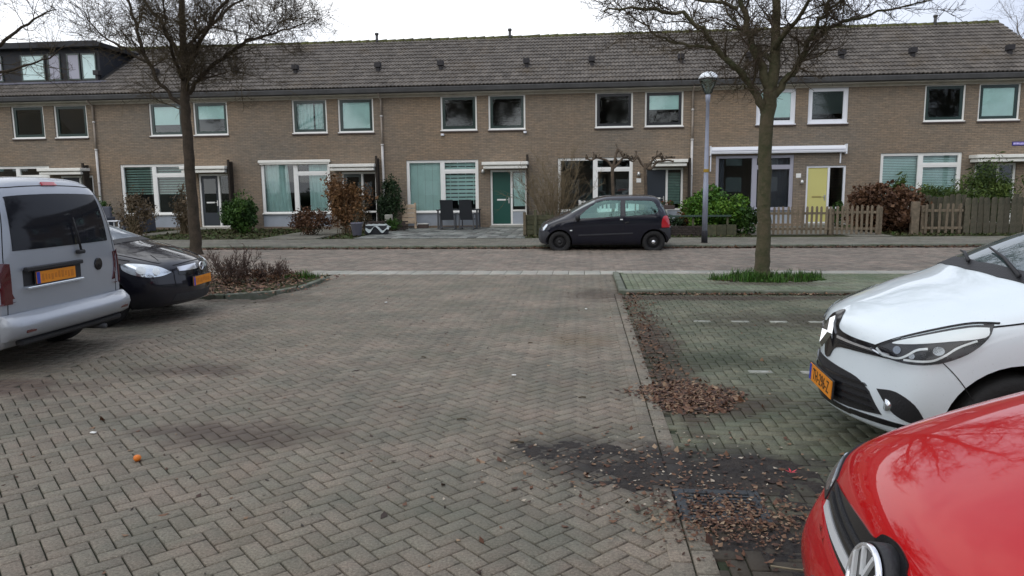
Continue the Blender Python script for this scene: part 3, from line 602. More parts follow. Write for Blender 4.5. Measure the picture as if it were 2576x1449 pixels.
def fast_tubes(segs,name,M):
    """segs: list of (pts,radii,sides) -> one mesh, numpy-built"""
    Vs=[];Fs=[];n0=0
    for pts,rad,n in segs:
        P=np.array(pts,float); m=len(P); T=np.gradient(P,axis=0); T/=np.linalg.norm(T,axis=1)[:,None]+1e-9
        a=np.cross(T,[.31,.17,.93]); a/=np.linalg.norm(a,axis=1)[:,None]+1e-9; b=np.cross(T,a)
        th=np.arange(n)*2*np.pi/n; R=np.asarray(rad)[:,None,None]
        V=P[:,None]+R*(a[:,None]*np.cos(th)[None,:,None]+b[:,None]*np.sin(th)[None,:,None]); Vs.append(V.reshape(-1,3))
        i=np.arange(m-1)[:,None]*n; k=np.arange(n)[None]; k2=(k+1)%n
        Fs.append(np.stack([i+k,i+k2,i+n+k2,i+n+k],-1).reshape(-1,4)+n0); n0+=m*n
    return npmesh(name,np.concatenate(Vs),np.concatenate(Fs),M,smooth=True)
def smooth_pts(P,R,n=4):
    P=[Vector(p) for p in P]; out=[];ro=[]
    for i in range(len(P)-1):
        p0=P[max(i-1,0)];p1=P[i];p2=P[i+1];p3=P[min(i+2,len(P)-1)]
        for k in range(n):
            t=k/n; out.append(.5*((2*p1)+(p2-p0)*t+(2*p0-5*p1+4*p2-p3)*t*t+(3*p1-p0-3*p2+p3)*t**3)); ro.append(R[i]+(R[i+1]-R[i])*t)
    out.append(P[-1]); ro.append(R[-1]); return out,ro
def bare_tree(name,label,loc,trunk,limbs,seed,dens=1,sub=(.9,.45,.2),barkM=None,twigM=None,group=None,start=.25,cat='tree',flare=True):
    rs=random.Random(seed); t=thing(name,label,cat,loc,0,group)
    tp,tr=smooth_pts([(p[0],p[1],p[2]) for p in trunk],[p[3] for p in trunk],6)
    tp=[p+Vector((rs.gauss(0,.008),rs.gauss(0,.008),0)) for p in tp]
    if flare: tr[0]*=1.35; tr[1]*=1.08
    mt=fast_tubes([(tp,tr,16)],'trunk',barkM or M_bark)
    ob('trunk',mt,t)
    segs=[]; fine=[]
    tops=[(tp[int(len(tp)*start)+1:],tr[int(len(tp)*start)+1:],1.0)]
    for L in limbs:
        p,r=smooth_pts([(q[0],q[1],q[2]) for q in L],[q[3] for q in L],5)
        p=[p[0]]+[q+Vector((rs.gauss(0,.02),rs.gauss(0,.02),rs.gauss(0,.02))) for q in p[1:]]
        ob('limb',fast_tubes([(p,r,9)],'limb',barkM or M_bark),t); tops.append((p,r,1.0))
    for p,r,_ in tops:
        Lg=sum((p[i+1]-p[i]).length for i in range(len(p)-1)); n=int(Lg*5*dens)
        for _ in range(n):
            u=rs.random()**.8; u=.12+u*.88; q,d=along(p,u); rr=max(.007,np.interp(u*(len(r)-1),range(len(r)),r)*.45)
            side=Vector((rs.gauss(0,1),rs.gauss(0,1),rs.gauss(.1,.6))).normalized(); dd=(d*.6+side).normalized()
            L2=sub[0]*rs.uniform(.5,1.2); a=wander(q,dd,L2,6,.16,.05,rs); rr=min(rr,.022)
            segs.append((a,np.linspace(rr*.8,.004,7),5))
            for _ in range(int(8*dens)):
                u2=rs.uniform(.15,1); q2,d2=along(a,u2); s2=Vector((rs.gauss(0,1),rs.gauss(0,1),rs.gauss(0,.8))).normalized()
                b=wander(q2,(d2*.7+s2).normalized(),sub[1]*rs.uniform(.5,1.2),4,.22,.06,rs); segs.append((b,np.linspace(.005,.0026,5),4))
                for _ in range(int(5*dens)):
                    u3=rs.uniform(.15,1); q3,d3=along(b,u3); s3=Vector((rs.gauss(0,1),rs.gauss(0,1),rs.gauss(0.1,1))).normalized()
                    c=wander(q3,(d3*.6+s3).normalized(),sub[2]*rs.uniform(.4,1.3),3,.3,.08,rs); segs.append((c,np.linspace(.0034,.0018,4),3))
    o=ob('crown',fast_tubes(segs,'crown',twigM or M_twig),t)
    return t
# right street tree, standing in the grass of the island
t2=bare_tree('street_tree','bare street tree on the right island, wide branches, grass round its foot',(3.07,12.81,.05),
 [(0,0,0,.135),(-.005,0,.7,.115),(-.02,0,1.6,.108),(0,0,2.9,.112),(.07,.02,3.5,.088),(.08,.05,4.3,.07),(.06,.05,5.3,.045),(.15,0,6.3,.02),(.1,0,7.0,.008)],
 [[(-.03,0,2.78,.085),(-.22,-.05,3.1,.062),(-.48,-.12,3.40,.052),(-.87,-.2,3.76,.045),(-1.22,-.25,4.17,.036),(-1.9,-.3,4.44,.026),(-2.75,-.35,4.42,.012)],
  [(.0,0,3.15,.08),(-.2,.1,3.75,.062),(-.38,.15,4.3,.05),(-.6,.2,5.0,.038),(-1.2,.3,6.0,.015)],
  [(.04,0,3.0,.08),(.25,.05,3.25,.058),(.47,.0,3.55,.05),(.62,-.05,3.96,.044),(.83,-.1,4.4,.036),(1.0,-.1,5.0,.026),(1.4,-.1,6.1,.01)],
  [(.60,-.05,3.92,.035),(1.1,-.2,4.17,.026),(1.7,-.3,4.27,.017),(2.35,-.4,4.42,.008)],
  [(-.9,-.2,3.78,.032),(-1.4,.1,3.95,.024),(-1.9,.3,4.2,.016),(-2.5,.5,4.75,.008)],
  [(.05,0,3.6,.05),(-.1,.7,4.0,.035),(-.3,1.3,4.5,.02),(-.5,1.8,5.0,.01)],
  [(.08,0,3.8,.05),(.3,-.6,4.2,.03),(.5,-1.2,4.7,.018),(.9,-1.6,5.2,.008)],
  [(-.5,.18,4.5,.035),(-1.2,.2,4.7,.022),(-2.0,.1,5.0,.01)],
  [(.8,-.1,4.35,.028),(1.4,.2,4.7,.02),(2.1,.3,5.0,.01)],
  [(-.30,-.05,3.15,.018),(-.45,-.1,3.2,.012),(-.62,-.15,3.10,.006)]],11,dens=1.35,start=.5)
# left street tree beyond the parked van
t1=bare_tree('street_tree','thick dark bare tree left of centre, behind the black hatchback',(-10.06,18.2,0),
 [(0,0,0,0.155),(0,0,.8,0.14),(-.02,0,2.2,0.13),(-.02,0,3.7,0.122),(.03,0,4.6,0.096),(.05,0,5.6,0.080),(.1,0,7,0.058),(.1,0,8.6,0.034),(.1,0,9.5,0.013)],
 [[(-.05,0,3.75,0.058),(-.5,-.1,4.25,0.045),(-.85,-.2,4.95,0.047),(-1.05,-.2,5.8,0.038),(-1.2,-.3,6.8,0.025),(-1.5,-.3,8.0,0.009)],
  [(.05,0,4.1,0.058),(.45,0,4.5,0.045),(1.0,.1,4.95,0.047),(1.7,.1,5.35,0.034),(2.6,.2,5.6,0.021),(3.4,.2,5.9,0.009)],
  [(.05,0,4.5,0.051),(.6,-.3,5.2,0.051),(1.3,-.5,6.0,0.038),(2.2,-.6,6.7,0.025),(3.1,-.7,7.1,0.009)],
  [(-.8,-.2,4.85,0.043),(-1.4,-.2,5.2,0.030),(-2.0,-.3,5.6,0.017),(-2.5,-.3,6.3,0.009)],
  [(0,0,4.8,0.051),(-.5,.4,5.5,0.051),(-1.1,.7,6.3,0.038),(-2.0,.9,7.2,0.013)],
  [(.05,0,5.2,0.045),(.5,.6,5.9,0.043),(1.2,1.0,6.6,0.025),(2.0,1.4,7.0,0.009)],
  [(0,0,4.4,0.051),(.2,-.8,4.9,0.038),(.5,-1.6,5.5,0.025),(.9,-2.2,6.2,0.009)],
  [(1.2,.1,5.05,0.034),(1.8,-.4,5.2,0.025),(2.5,-.7,5.3,0.015),(3.1,-.9,5.7,0.007)],
  [(.3,0,4.4,0.025),(.8,-.2,4.45,0.019),(1.4,-.3,4.6,0.012),(2.0,-.4,4.9,0.005)]],5,dens=1.45,sub=(1.15,.6,.27),barkM=M_bark2,twigM=M_twigo)
# neighbour of the left tree, only its crown edge reaches the view
t3=bare_tree('street_tree','bare tree at the far left edge, only thin outer branches in view',(-16.6,18.2,0),
 [(0,0,0,.2),(0,0,2.2,.17),(0,0,4.4,.14),(.05,0,6,.1),(.1,0,8,.03)],
 [[(0,0,4.2,.08),(.9,-.1,4.9,.06),(1.7,-.1,5.4,.045),(2.6,-.2,5.9,.03),(3.5,-.3,6.2,.01)],
  [(0,0,4.0,.08),(.8,.3,4.6,.05),(1.6,.4,4.9,.035),(2.4,.5,5.1,.02),(3.1,.5,5.5,.01)],
  [(.05,0,5.2,.07),(.9,.2,6.2,.05),(2.0,.3,7.0,.03),(2.9,.4,7.5,.01)]],8,dens=.8,sub=(1.1,.55,.25),barkM=M_bark2,twigM=M_twigo)
t4=bare_tree('bare_tree','pale bare tree beyond the right gable end, tallest in the distance',(24.5,41,0),
 [(0,0,0,.25),(0,0,4,.2),(0,0,8,.12),(.1,0,11.5,.03)],
 [[(0,0,4,.12),(-1.2,0,6,.08),(-2,0,8,.05),(-2.6,0,10,.01)],[(0,0,5,.12),(1.2,.3,7,.08),(2.2,.3,9,.05),(2.8,0,10.5,.01)],[(0,0,6,.1),(-.8,-.8,8,.06),(-1.2,-1.2,10,.02)]],21,dens=.8,sub=(1.8,.9,.45),
 barkM=mat('pale_bark',(.16,.14,.12),.95),twigM=mat('pale_twig',(.17,.145,.125),.95))
def copy_tree(src,loc,rz,label,sc=1,group=None):
    c=src.copy(); COL.objects.link(c); c.location=loc; c.rotation_euler=(0,0,rz); c.scale=(sc,)*3; c['label']=label
    for ch in list(src.children):
        d=ch.copy(); COL.objects.link(d); d.parent=c
    return c
copy_tree(t2,(7.9,6.9,0),2.2,'bare tree out of view to the right, mirrored in the red bonnet',1.5)
for i,(x,y,r) in enumerate([(-9,-7,1),(2,-11,2.4),(12,-8,4.0),(-18,-10,5),(22,-9,1.7),(31,-9,3.1),(-30,-9,2.2)]):
    copy_tree(t1,(x,y,0),r,['bare tree behind the camera to the left','bare tree straight behind the camera','bare tree behind the camera to the right','far bare tree behind the camera','bare tree behind the camera, far to the right','bare tree behind the camera, farthest right','bare tree behind the camera, farthest left'][i],1.5)
# ---------------------------------------------------------------- bushes
def leafmat(name,cols,rough=.6):
    M=bpy.data.materials.new(name); M.use_nodes=True; t=M.node_tree; b=t.nodes['Principled BSDF']; L=t.links.new; b.inputs['Roughness'].default_value=rough; b.inputs['Specular IOR Level'].default_value=.3
    a=t.nodes.new('ShaderNodeAttribute'); a.attribute_name='rnd'; r=t.nodes.new('ShaderNodeValToRGB'); e=r.color_ramp.elements
    e[0].color=(*cols[0],1); e[1].color=(*cols[-1],1); e[0].position=0; e[1].position=1
    for i,c in enumerate(cols[1:-1]): q=e.new((i+1)/(len(cols)-1)); q.color=(*c,1)
    L(a.outputs['Fac'],r.inputs[0]); L(r.outputs[0],b.inputs['Base Color']); return M
def leaves_mesh(name,P,size,M,flat=0,asp=.55,col=None,upd=None):
    """P (n,3) leaf centres; folded leaf of 2 quads (4 tris); random tilt; flat 0..1 pulls towards lying flat"""
    n=len(P); P=np.asarray(P,float)
    d=rng.normal(size=(n,3)); 
    if upd is not None: d=d*.5+np.asarray(upd)
    d[:,2]*=(1-flat); d/=np.linalg.norm(d,axis=1)[:,None]+1e-9
    q=rng.normal(size=(n,3)); 
    if flat: q[:,2]=q[:,2]*(1-flat)
    s=np.cross(d,q); 
    if flat: s=s*np.array([1-flat,1-flat,1])+0; s=np.cross(d,np.array([0,0,1.])+rng.normal(size=(n,3))*(1-flat)*.8)
    s/=np.linalg.norm(s,axis=1)[:,None]+1e-9; nn=np.cross(d,s)
    sz=size*np.exp(rng.normal(0,.32,n))[:,None]; a=asp
    V=np.stack([P-d*sz*.5,P+s*sz*a*.5+nn*sz*.12,P+d*sz*.5,P-s*sz*a*.5+nn*sz*.12],1).reshape(-1,3)
    k=np.arange(n)[:,None]*4; F=np.concatenate([k+[[0,1,2]],k+[[0,2,3]]])
    c=rng.random(n) if col is None else col
    return npmesh(name,V,F,M,rnd=np.repeat(c,4))
def blob_pts(n,rad,clumps,seed,shell=.55,zmin=None):
    r=np.random.default_rng(seed); C=r.normal(size=(clumps,3)); C/=np.linalg.norm(C,axis=1)[:,None]; C*=r.uniform(.35,.8,clumps)[:,None]
    cr_=r.uniform(.25,.48,clumps); idx=r.integers(0,clumps,n); D=r.normal(size=(n,3)); D/=np.linalg.norm(D,axis=1)[:,None]
    P=C[idx]+D*(cr_[idx]*r.uniform(shell,1.05,n))[:,None]; P=P*np.array(rad); c=(r.random(clumps)[idx]*.5+r.random(n)*.5)
    if zmin is not None: P[:,2]=np.maximum(P[:,2],zmin+r.random(n)*.05)
    return P,c
def bush(name,label,loc,rad,n,size,M,seed,clumps=26,stems=12,cat='bush',stemM=None,asp=.6,group=None,shell=.55):
    t=thing(name,label,cat,loc,0,group); P,c=blob_pts(n,rad,clumps,seed,shell); P[:,2]+=rad[2]*.95; P[:,2]=np.maximum(P[:,2],.02+rng.random(len(P))*.1)
    ob('foliage',leaves_mesh('foliage',P,size,M,col=c,asp=asp),t)
    rs=random.Random(seed); segs=[]
    for _ in range(stems):
        e=P[rs.randrange(len(P))]; b=Vector((rs.gauss(0,rad[0]*.15),rs.gauss(0,rad[1]*.15),-.02)); e=Vector(e)
        mid=b.lerp(e,.5)+Vector((rs.gauss(0,.06),rs.gauss(0,.06),.1)); segs.append(([b,mid,e],[.012,.008,.003],4))
    ob('stems',fast_tubes(segs,'stems',stemM or M_twig),t); return t
def twiggy(name,label,loc,h,spread,n,seed,M,cat='shrub',r0=.012,sub=5,curve=.12,sub2=3,up=.12):
    rs=random.Random(seed); t=thing(name,label,cat,loc); segs=[];fine=[]
    for _ in range(n):
        a=rs.uniform(0,2*math.pi); s=rs.random()**.5*spread; d=Vector((math.cos(a)*s,math.sin(a)*s,1)).normalized()
        p=wander(Vector((math.cos(a)*.12*spread,math.sin(a)*.12*spread,-.03)),d,h*rs.uniform(.6,1.1),6,curve,up*.3,rs); segs.append((p,np.linspace(r0*rs.uniform(.6,1.2),.003,7),5))
        for _ in range(sub):
            q,d2=along(p,rs.uniform(.25,.95)); s2=Vector((rs.gauss(0,1),rs.gauss(0,1),rs.gauss(.5,.5))).normalized(); b=wander(q,(d2+s2).normalized(),h*.3*rs.uniform(.5,1.2),4,.2,up,rs); fine.append((b,np.linspace(.005,.0022,5),4))
            for _ in range(sub2):
                q3,d3=along(b,rs.uniform(.2,.95)); s3=Vector((rs.gauss(0,1),rs.gauss(0,1),rs.gauss(.2,.8))).normalized(); fine.append((wander(q3,(d3+s3).normalized(),h*.1*rs.uniform(.5,1.3),3,.3,up,rs),np.linspace(.0035,.002,4),3))
    ob('stems',fast_tubes(segs,'stems',M),t); ob('twigs',fast_tubes(fine,'twigs',M),t); return t
def grass(name,pts,h,M,label=None,cat=None,kind=True,wid=.006):
    n=len(pts); P=np.asarray(pts,float); a=rng.uniform(0,2*np.pi,n); hh=h*rng.uniform(.25,1.3,n)*(.75+.5*np.sin(P[:,0]*9)*np.cos(P[:,1]*13)); ln=rng.uniform(.1,.7,n)*hh
    dx=np.stack([np.cos(a),np.sin(a),0*a],1); sd_=np.stack([-np.sin(a),np.cos(a),0*a],1)*wid
    up=np.array([0,0,1.])
    V=np.stack([P-sd_,P+sd_,P+sd_*.7+dx*(ln*.3)[:,None]+up*(hh*.6)[:,None],P-sd_*.7+dx*(ln*.3)[:,None]+up*(hh*.6)[:,None],P+dx*ln[:,None]+up*hh[:,None]],1).reshape(-1,3)
    k=np.arange(n)[:,None]*5; F=np.concatenate([k+[[0,1,2]],k+[[0,2,3]],k+[[3,2,4]]])
    me=npmesh(name,V,F,M,rnd=np.repeat(rng.random(n),5)); return me
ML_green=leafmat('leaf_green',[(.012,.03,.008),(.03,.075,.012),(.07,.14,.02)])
ML_dark=leafmat('leaf_dark_green',[(.008,.018,.008),(.018,.04,.012),(.03,.06,.02)])
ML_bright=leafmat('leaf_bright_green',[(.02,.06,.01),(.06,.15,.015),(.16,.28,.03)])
ML_bam=leafmat('leaf_yellow_green',[(.02,.045,.01),(.06,.10,.02),(.12,.17,.03)])
ML_rust=leafmat('leaf_rust',[(.07,.035,.014),(.17,.085,.034),(.27,.155,.065)])
ML_redb=leafmat('leaf_red_brown',[(.035,.018,.010),(.090,.043,.022),(.16,.085,.042)])
ML_tan=leafmat('leaf_tan',[(.05,.035,.02),(.11,.08,.045),(.18,.13,.08)])
ML_litter=leafmat('leaf_litter',[(.022,.013,.010),(.065,.030,.018),(.12,.055,.030),(.17,.09,.05),(.30,.21,.13)])
ML_grass=leafmat('grass_blade',[(.06,.055,.02),(.02,.07,.010),(.05,.14,.015),(.09,.20,.025)])
M_cane=mat('cane_stem',(.22,.165,.095),.85,col2=(.13,.10,.055),vscale=4)
M_reed=mat('reddish_stem',(.11,.068,.052),.9,col2=(.065,.042,.032),vscale=4)
# ================================================================== CARS
def paint(name,col,rough=.35,coat=1.0,metal=0.0,spots=True,flake=0,cior=1.5):
    M=bpy.data.materials.new(name); M.use_nodes=True; t=M.node_tree; b=t.nodes['Principled BSDF']; L=t.links.new
    b.inputs['Roughness'].default_value=rough; b.inputs['Metallic'].default_value=metal; b.inputs['Coat Weight'].default_value=coat; b.inputs['Coat Roughness'].default_value=.02; b.inputs['Coat IOR'].default_value=cior; b.inputs['Specular IOR Level'].default_value=.08
    tc=t.nodes.new('ShaderNodeTexCoord')
    n=t.nodes.new('ShaderNodeTexNoise'); n.inputs['Scale'].default_value=95; n.inputs['Detail'].default_value=3; L(tc.outputs['Object'],n.inputs[0])
    r=t.nodes.new('ShaderNodeMapRange'); L(n.outputs[0],r.inputs[0]); r.inputs[1].default_value=.66; r.inputs[2].default_value=.74; r.inputs[3].default_value=0; r.inputs[4].default_value=.35 if spots else 0
    n2=t.nodes.new('ShaderNodeTexNoise'); n2.inputs['Scale'].default_value=3; n2.inputs['Detail'].default_value=6; L(tc.outputs['Object'],n2.inputs[0])
    r2=t.nodes.new('ShaderNodeMapRange'); L(n2.outputs[0],r2.inputs[0]); r2.inputs[3].default_value=.94; r2.inputs[4].default_value=1.05
    h=t.nodes.new('ShaderNodeHueSaturation'); h.inputs['Color'].default_value=(*col,1); L(r2.outputs[0],h.inputs['Value'])
    m_=t.nodes.new('ShaderNodeMixRGB'); L(r.outputs[0],m_.inputs[0]); L(h.outputs[0],m_.inputs[1]); m_.inputs[2].default_value=tuple(c*.55+.02 for c in col)+(1,); L(m_.outputs[0],b.inputs['Base Color'])
    r3=t.nodes.new('ShaderNodeMapRange'); L(n.outputs[0],r3.inputs[0]); r3.inputs[1].default_value=.45; r3.inputs[2].default_value=.8; r3.inputs[3].default_value=.02; r3.inputs[4].default_value=.07; L(r3.outputs[0],b.inputs['Coat Roughness'])
    return M
def black_glass(name,col=(.012,.016,.018),ior=1.7,rough=.02):
    return mat(name,col,rough,ior=ior,spec=.7)
M_rub=mat('tyre_rubber',(.014,.014,.014),.85,bump=.3,bscale=60); M_plas=mat('black_plastic',(.018,.018,.020),.55,bump=.2,bscale=80); M_gloss=mat('gloss_black',(.010,.010,.012),.12)
M_chr=mat('chrome',(.85,.86,.88),.16,metal=.72); M_brt=mat('bright_trim',(.80,.82,.84),.25,metal=.35)
M_gap=mat('panel_gap',(.006,.006,.006),.9); M_hub=mat('steel_wheel',(.025,.025,.027),.55,metal=.2)
M_alloy=mat('alloy_wheel',(.45,.45,.47),.35,metal=.8); M_red=mat('red_lens',(.45,.008,.02),.15,coat=1); M_redd=mat('dark_red_lens',(.085,.004,.010),.15,coat=1)
M_plate=mat('orange_plate',(.80,.27,.012),.45); M_blue=mat('plate_blue',(.02,.05,.42),.45); M_ink=mat('plate_ink',(.02,.015,.01),.6)
M_arch=mat('wheel_well',(.012,.012,.012),.95); M_lensd=mat('headlight_inner',(.02,.022,.025),.3); M_refl=mat('headlight_reflector',(.72,.76,.78),.12,metal=.85); M_dimr=mat('dim_reflector',(.22,.24,.26),.18,metal=.9)
M_drl=mat('white_lens',(.85,.9,.9),.2,coat=1)
M_lensg=glass('headlight_glass',tint=(.97,.98,.98),ior=1.28)
FR=[0,1,2,3,4]
def car_body(name,st,front,rear,M,parent,lv=2,axles=(),wr=.31,arch=.045,half=.86,cuts=(),archM=None,crease=()):
    """st: stations (x,[9 half-section points (y,z) bottom..shoulder..roof centre],crown). front/rear: (dx[5],crown[5])"""
    rings=[];V=[];idx={}
    def add(p): V.append(p); return len(V)-1
    def fr(pts): w=pts[4][0]; return [pts[i][0]/w for i in (4,5,6,7)]+[0]
    for (x,pts,cw) in st:
        f=fr(pts); w=pts[4][0]; row={}
        dxs=lambda y: -cw*(1-(abs(y)/w)**2)
        for i in range(4): row[('s',i,1)]=add((x,pts[i][0],pts[i][1])); row[('s',i,-1)]=add((x,-pts[i][0],pts[i][1]))
        for j,i in enumerate((4,5,6,7)):
            y,z=pts[i]; row[('t',j,1)]=add((x+dxs(y),y,z)); row[('t',j,-1)]=add((x+dxs(y),-y,z))
        row[('t',4,1)]=row[('t',4,-1)]=add((x+dxs(0),0,pts[8][1]))
        for j in (1,2,3): row[('b',j,1)]=add((x,f[j]*pts[0][0],pts[0][1])); row[('b',j,-1)]=add((x,-f[j]*pts[0][0],pts[0][1]))
        row[('b',4,1)]=row[('b',4,-1)]=add((x,0,pts[0][1]))
        ring=[row[('s',i,1)] for i in range(4)]+[row[('t',j,1)] for j in range(5)]+[row[('t',j,-1)] for j in (3,2,1,0)]+[row[('s',i,-1)] for i in (3,2,1,0)]+[row[('b',j,-1)] for j in (1,2,3,4)]+[row[('b',j,1)] for j in (3,2,1)]
        rings.append((ring,row))
    F=[];n=len(rings[0][0])
    for a in range(len(rings)-1):
        r0,r1=rings[a][0],rings[a+1][0]
        for k in range(n): F.append((r0[k],r0[(k+1)%n],r1[(k+1)%n],r1[k]))
    for (end,(dx,cr),sgn) in ((0,front,-1),(-1,rear,1)):
        x,pts,cw=st[end]; row=rings[end][1]; f=fr(pts); grid=[]
        for i in range(5):
            line=[]
            for (j,s) in [(0,1),(1,1),(2,1),(3,1),(4,1),(3,-1),(2,-1),(1,-1),(0,-1)]:
                if i==4: line.append(row[('t',j,s)])
                elif j==0: line.append(row[('s',i,s)])
                elif i==0: line.append(row[('b',j,s)])
                else:
                    y=f[j]*pts[i][0]*s; z=pts[i][1]+(pts[4+j][1]-pts[4][1])*(i/4)**2; line.append(add((x+dx[i]+sgn*cr[i]*(1-f[j]**2),y,z)))
            grid.append(line)
        # end-row vertices that are shared: shift them in x by dx
        for i in range(4):
            for s in (1,-1):
                v=row[('s',i,s)]; V[v]=(x+dx[i],V[v][1],V[v][2])
        for (j,s) in [(1,1),(2,1),(3,1),(4,1),(3,-1),(2,-1),(1,-1)]:
            v=row[('b',j,s)]; V[v]=(x+dx[0]+sgn*cr[0]*(1-f[j]**2),V[v][1],V[v][2])
        for i in range(4):
            for j in range(8):
                q=(grid[i][j],grid[i+1][j],grid[i+1][j+1],grid[i][j+1]); F.append(q if sgn<0 else q[::-1])
    me=bpy.data.meshes.new(name); me.from_pydata(V,[],F); me.update()
    bm=bmesh.new(); bm.from_mesh(me); bmesh.ops.recalc_face_normals(bm,faces=bm.faces[:])
    if crease:
        cl=bm.edges.layers.float.get('crease_edge') or bm.edges.layers.float.new('crease_edge'); bm.verts.ensure_lookup_table()
        vi={}
        for a,(ring,row) in enumerate(rings):
            for kk in range(n): vi[ring[kk]]=(a,kk)
        for e in bm.edges:
            a,b=vi.get(e.verts[0].index),vi.get(e.verts[1].index)
            if a and b:
                for (mode,val,cw_,lo,hi) in crease:   # along ring position val between stations lo..hi / across station val
                    if mode=='l' and a[1]==b[1] and a[1] in (val,16-val) and lo<=min(a[0],b[0]) and max(a[0],b[0])<=hi: e[cl]=cw_
                    if mode=='s' and a[0]==b[0]==val and lo<=min(a[1],b[1]) and max(a[1],b[1])<=hi: e[cl]=cw_
    bm.to_mesh(me); bm.free()
    o=bpy.data.objects.new(name+'_tmp',me); COL.objects.link(o); s=o.modifiers.new('s','SUBSURF'); s.levels=lv; s.render_levels=lv
    dg=bpy.context.evaluated_depsgraph_get(); base=bpy.data.meshes.new_from_object(o.evaluated_get(dg)); o.modifiers.clear()
    bvh=BVHTree.FromPolygons([v.co for v in base.vertices],[tuple(p.vertices) for p in base.polygons])
    tmp=[]
    o.data=base
    base.materials.append(M); base.materials.append(archM or M_arch)
    cut=MB(); nf=[]
    for ax in axles:
        for s in (1,-1):
            n_=40; R=wr+arch; cy=[(half-.30)*s,(half+.3)*s]; P=[(ax+R*math.cos(2*math.pi*(k+.37)/n_),wr+.005+R*math.sin(2*math.pi*(k+.37)/n_)) for k in range(n_)]
            cut.prism(P,'y',min(cy),max(cy))
    for poly in cuts: cut.prism(poly,'y',-1.2137,1.2141)
    if axles or cuts:
        cme=cut.me('cut',None); b_=bmesh.new(); b_.from_mesh(cme); bmesh.ops.recalc_face_normals(b_,faces=b_.faces[:]); b_.to_mesh(cme); b_.free()
        c=bpy.data.objects.new('cut',cme); COL.objects.link(c); tmp.append(c); cme.materials.append(M); cme.materials.append(archM or M_arch)
        for p in cme.polygons: p.material_index=1
        m_=o.modifiers.new('b','BOOLEAN'); m_.operation='DIFFERENCE'; m_.solver='EXACT'; m_.use_self=True; m_.object=c
        dg=bpy.context.evaluated_depsgraph_get(); fin=bpy.data.meshes.new_from_object(o.evaluated_get(dg))
        print('cut',name,len(base.polygons),len(fin.polygons),sum(1 for p in fin.polygons if p.material_index==1))
    else: fin=base
    for c in tmp: bpy.data.objects.remove(c)
    bpy.data.objects.remove(o); fin.name=name
    shade_auto(fin,35)
    return ob('body',fin,parent),bvh
def frame(kind,ang=40):
    a=math.radians(ang)
    return {'F':(Vector((0,1,0)),Vector((0,0,1)),Vector((1,0,0))),'R':(Vector((0,1,0)),Vector((0,0,1)),Vector((-1,0,0))),'S':(Vector((1,0,0)),Vector((0,0,1)),Vector((0,-1,0))),
            'T':(Vector((1,0,0)),Vector((0,1,0)),Vector((0,0,-1))),'Q':(Vector((math.sin(a),math.cos(a),0)),Vector((0,0,1)),Vector((math.cos(a),-math.sin(a),0))),
            'B':(Vector((-math.sin(a),math.cos(a),0)),Vector((0,0,1)),Vector((-math.cos(a),-math.sin(a),0)))}[kind]
def smooth_poly(P,n=4,closed=True):
    """Catmull-Rom through the corner points; a point given as (a,b,1) stays sharp"""
    if closed is None: return P
    out=[];m=len(P)
    for i in range(m):
        p0,p1,p2,p3=[P[(i+k)%m] for k in (-1,0,1,2)]
        if len(p1)>2: p0=p1
        if len(p2)>2: p3=p2
        for k in range(n):
            t=k/n; out.append(tuple(.5*((2*p1[c])+(p2[c]-p0[c])*t+(2*p0[c]-5*p1[c]+4*p2[c]-p3[c])*t*t+(3*p1[c]-p0[c]-3*p2[c]+p3[c])*t**3) for c in (0,1)))
    return out
def inside(p,P):
    c=False;j=len(P)-1
    for i in range(len(P)):
        if (P[i][1]>p[1])!=(P[j][1]>p[1]) and p[0]<(P[j][0]-P[i][0])*(p[1]-P[i][1])/(P[j][1]-P[i][1])+P[i][0]: c=not c
        j=i
    return c
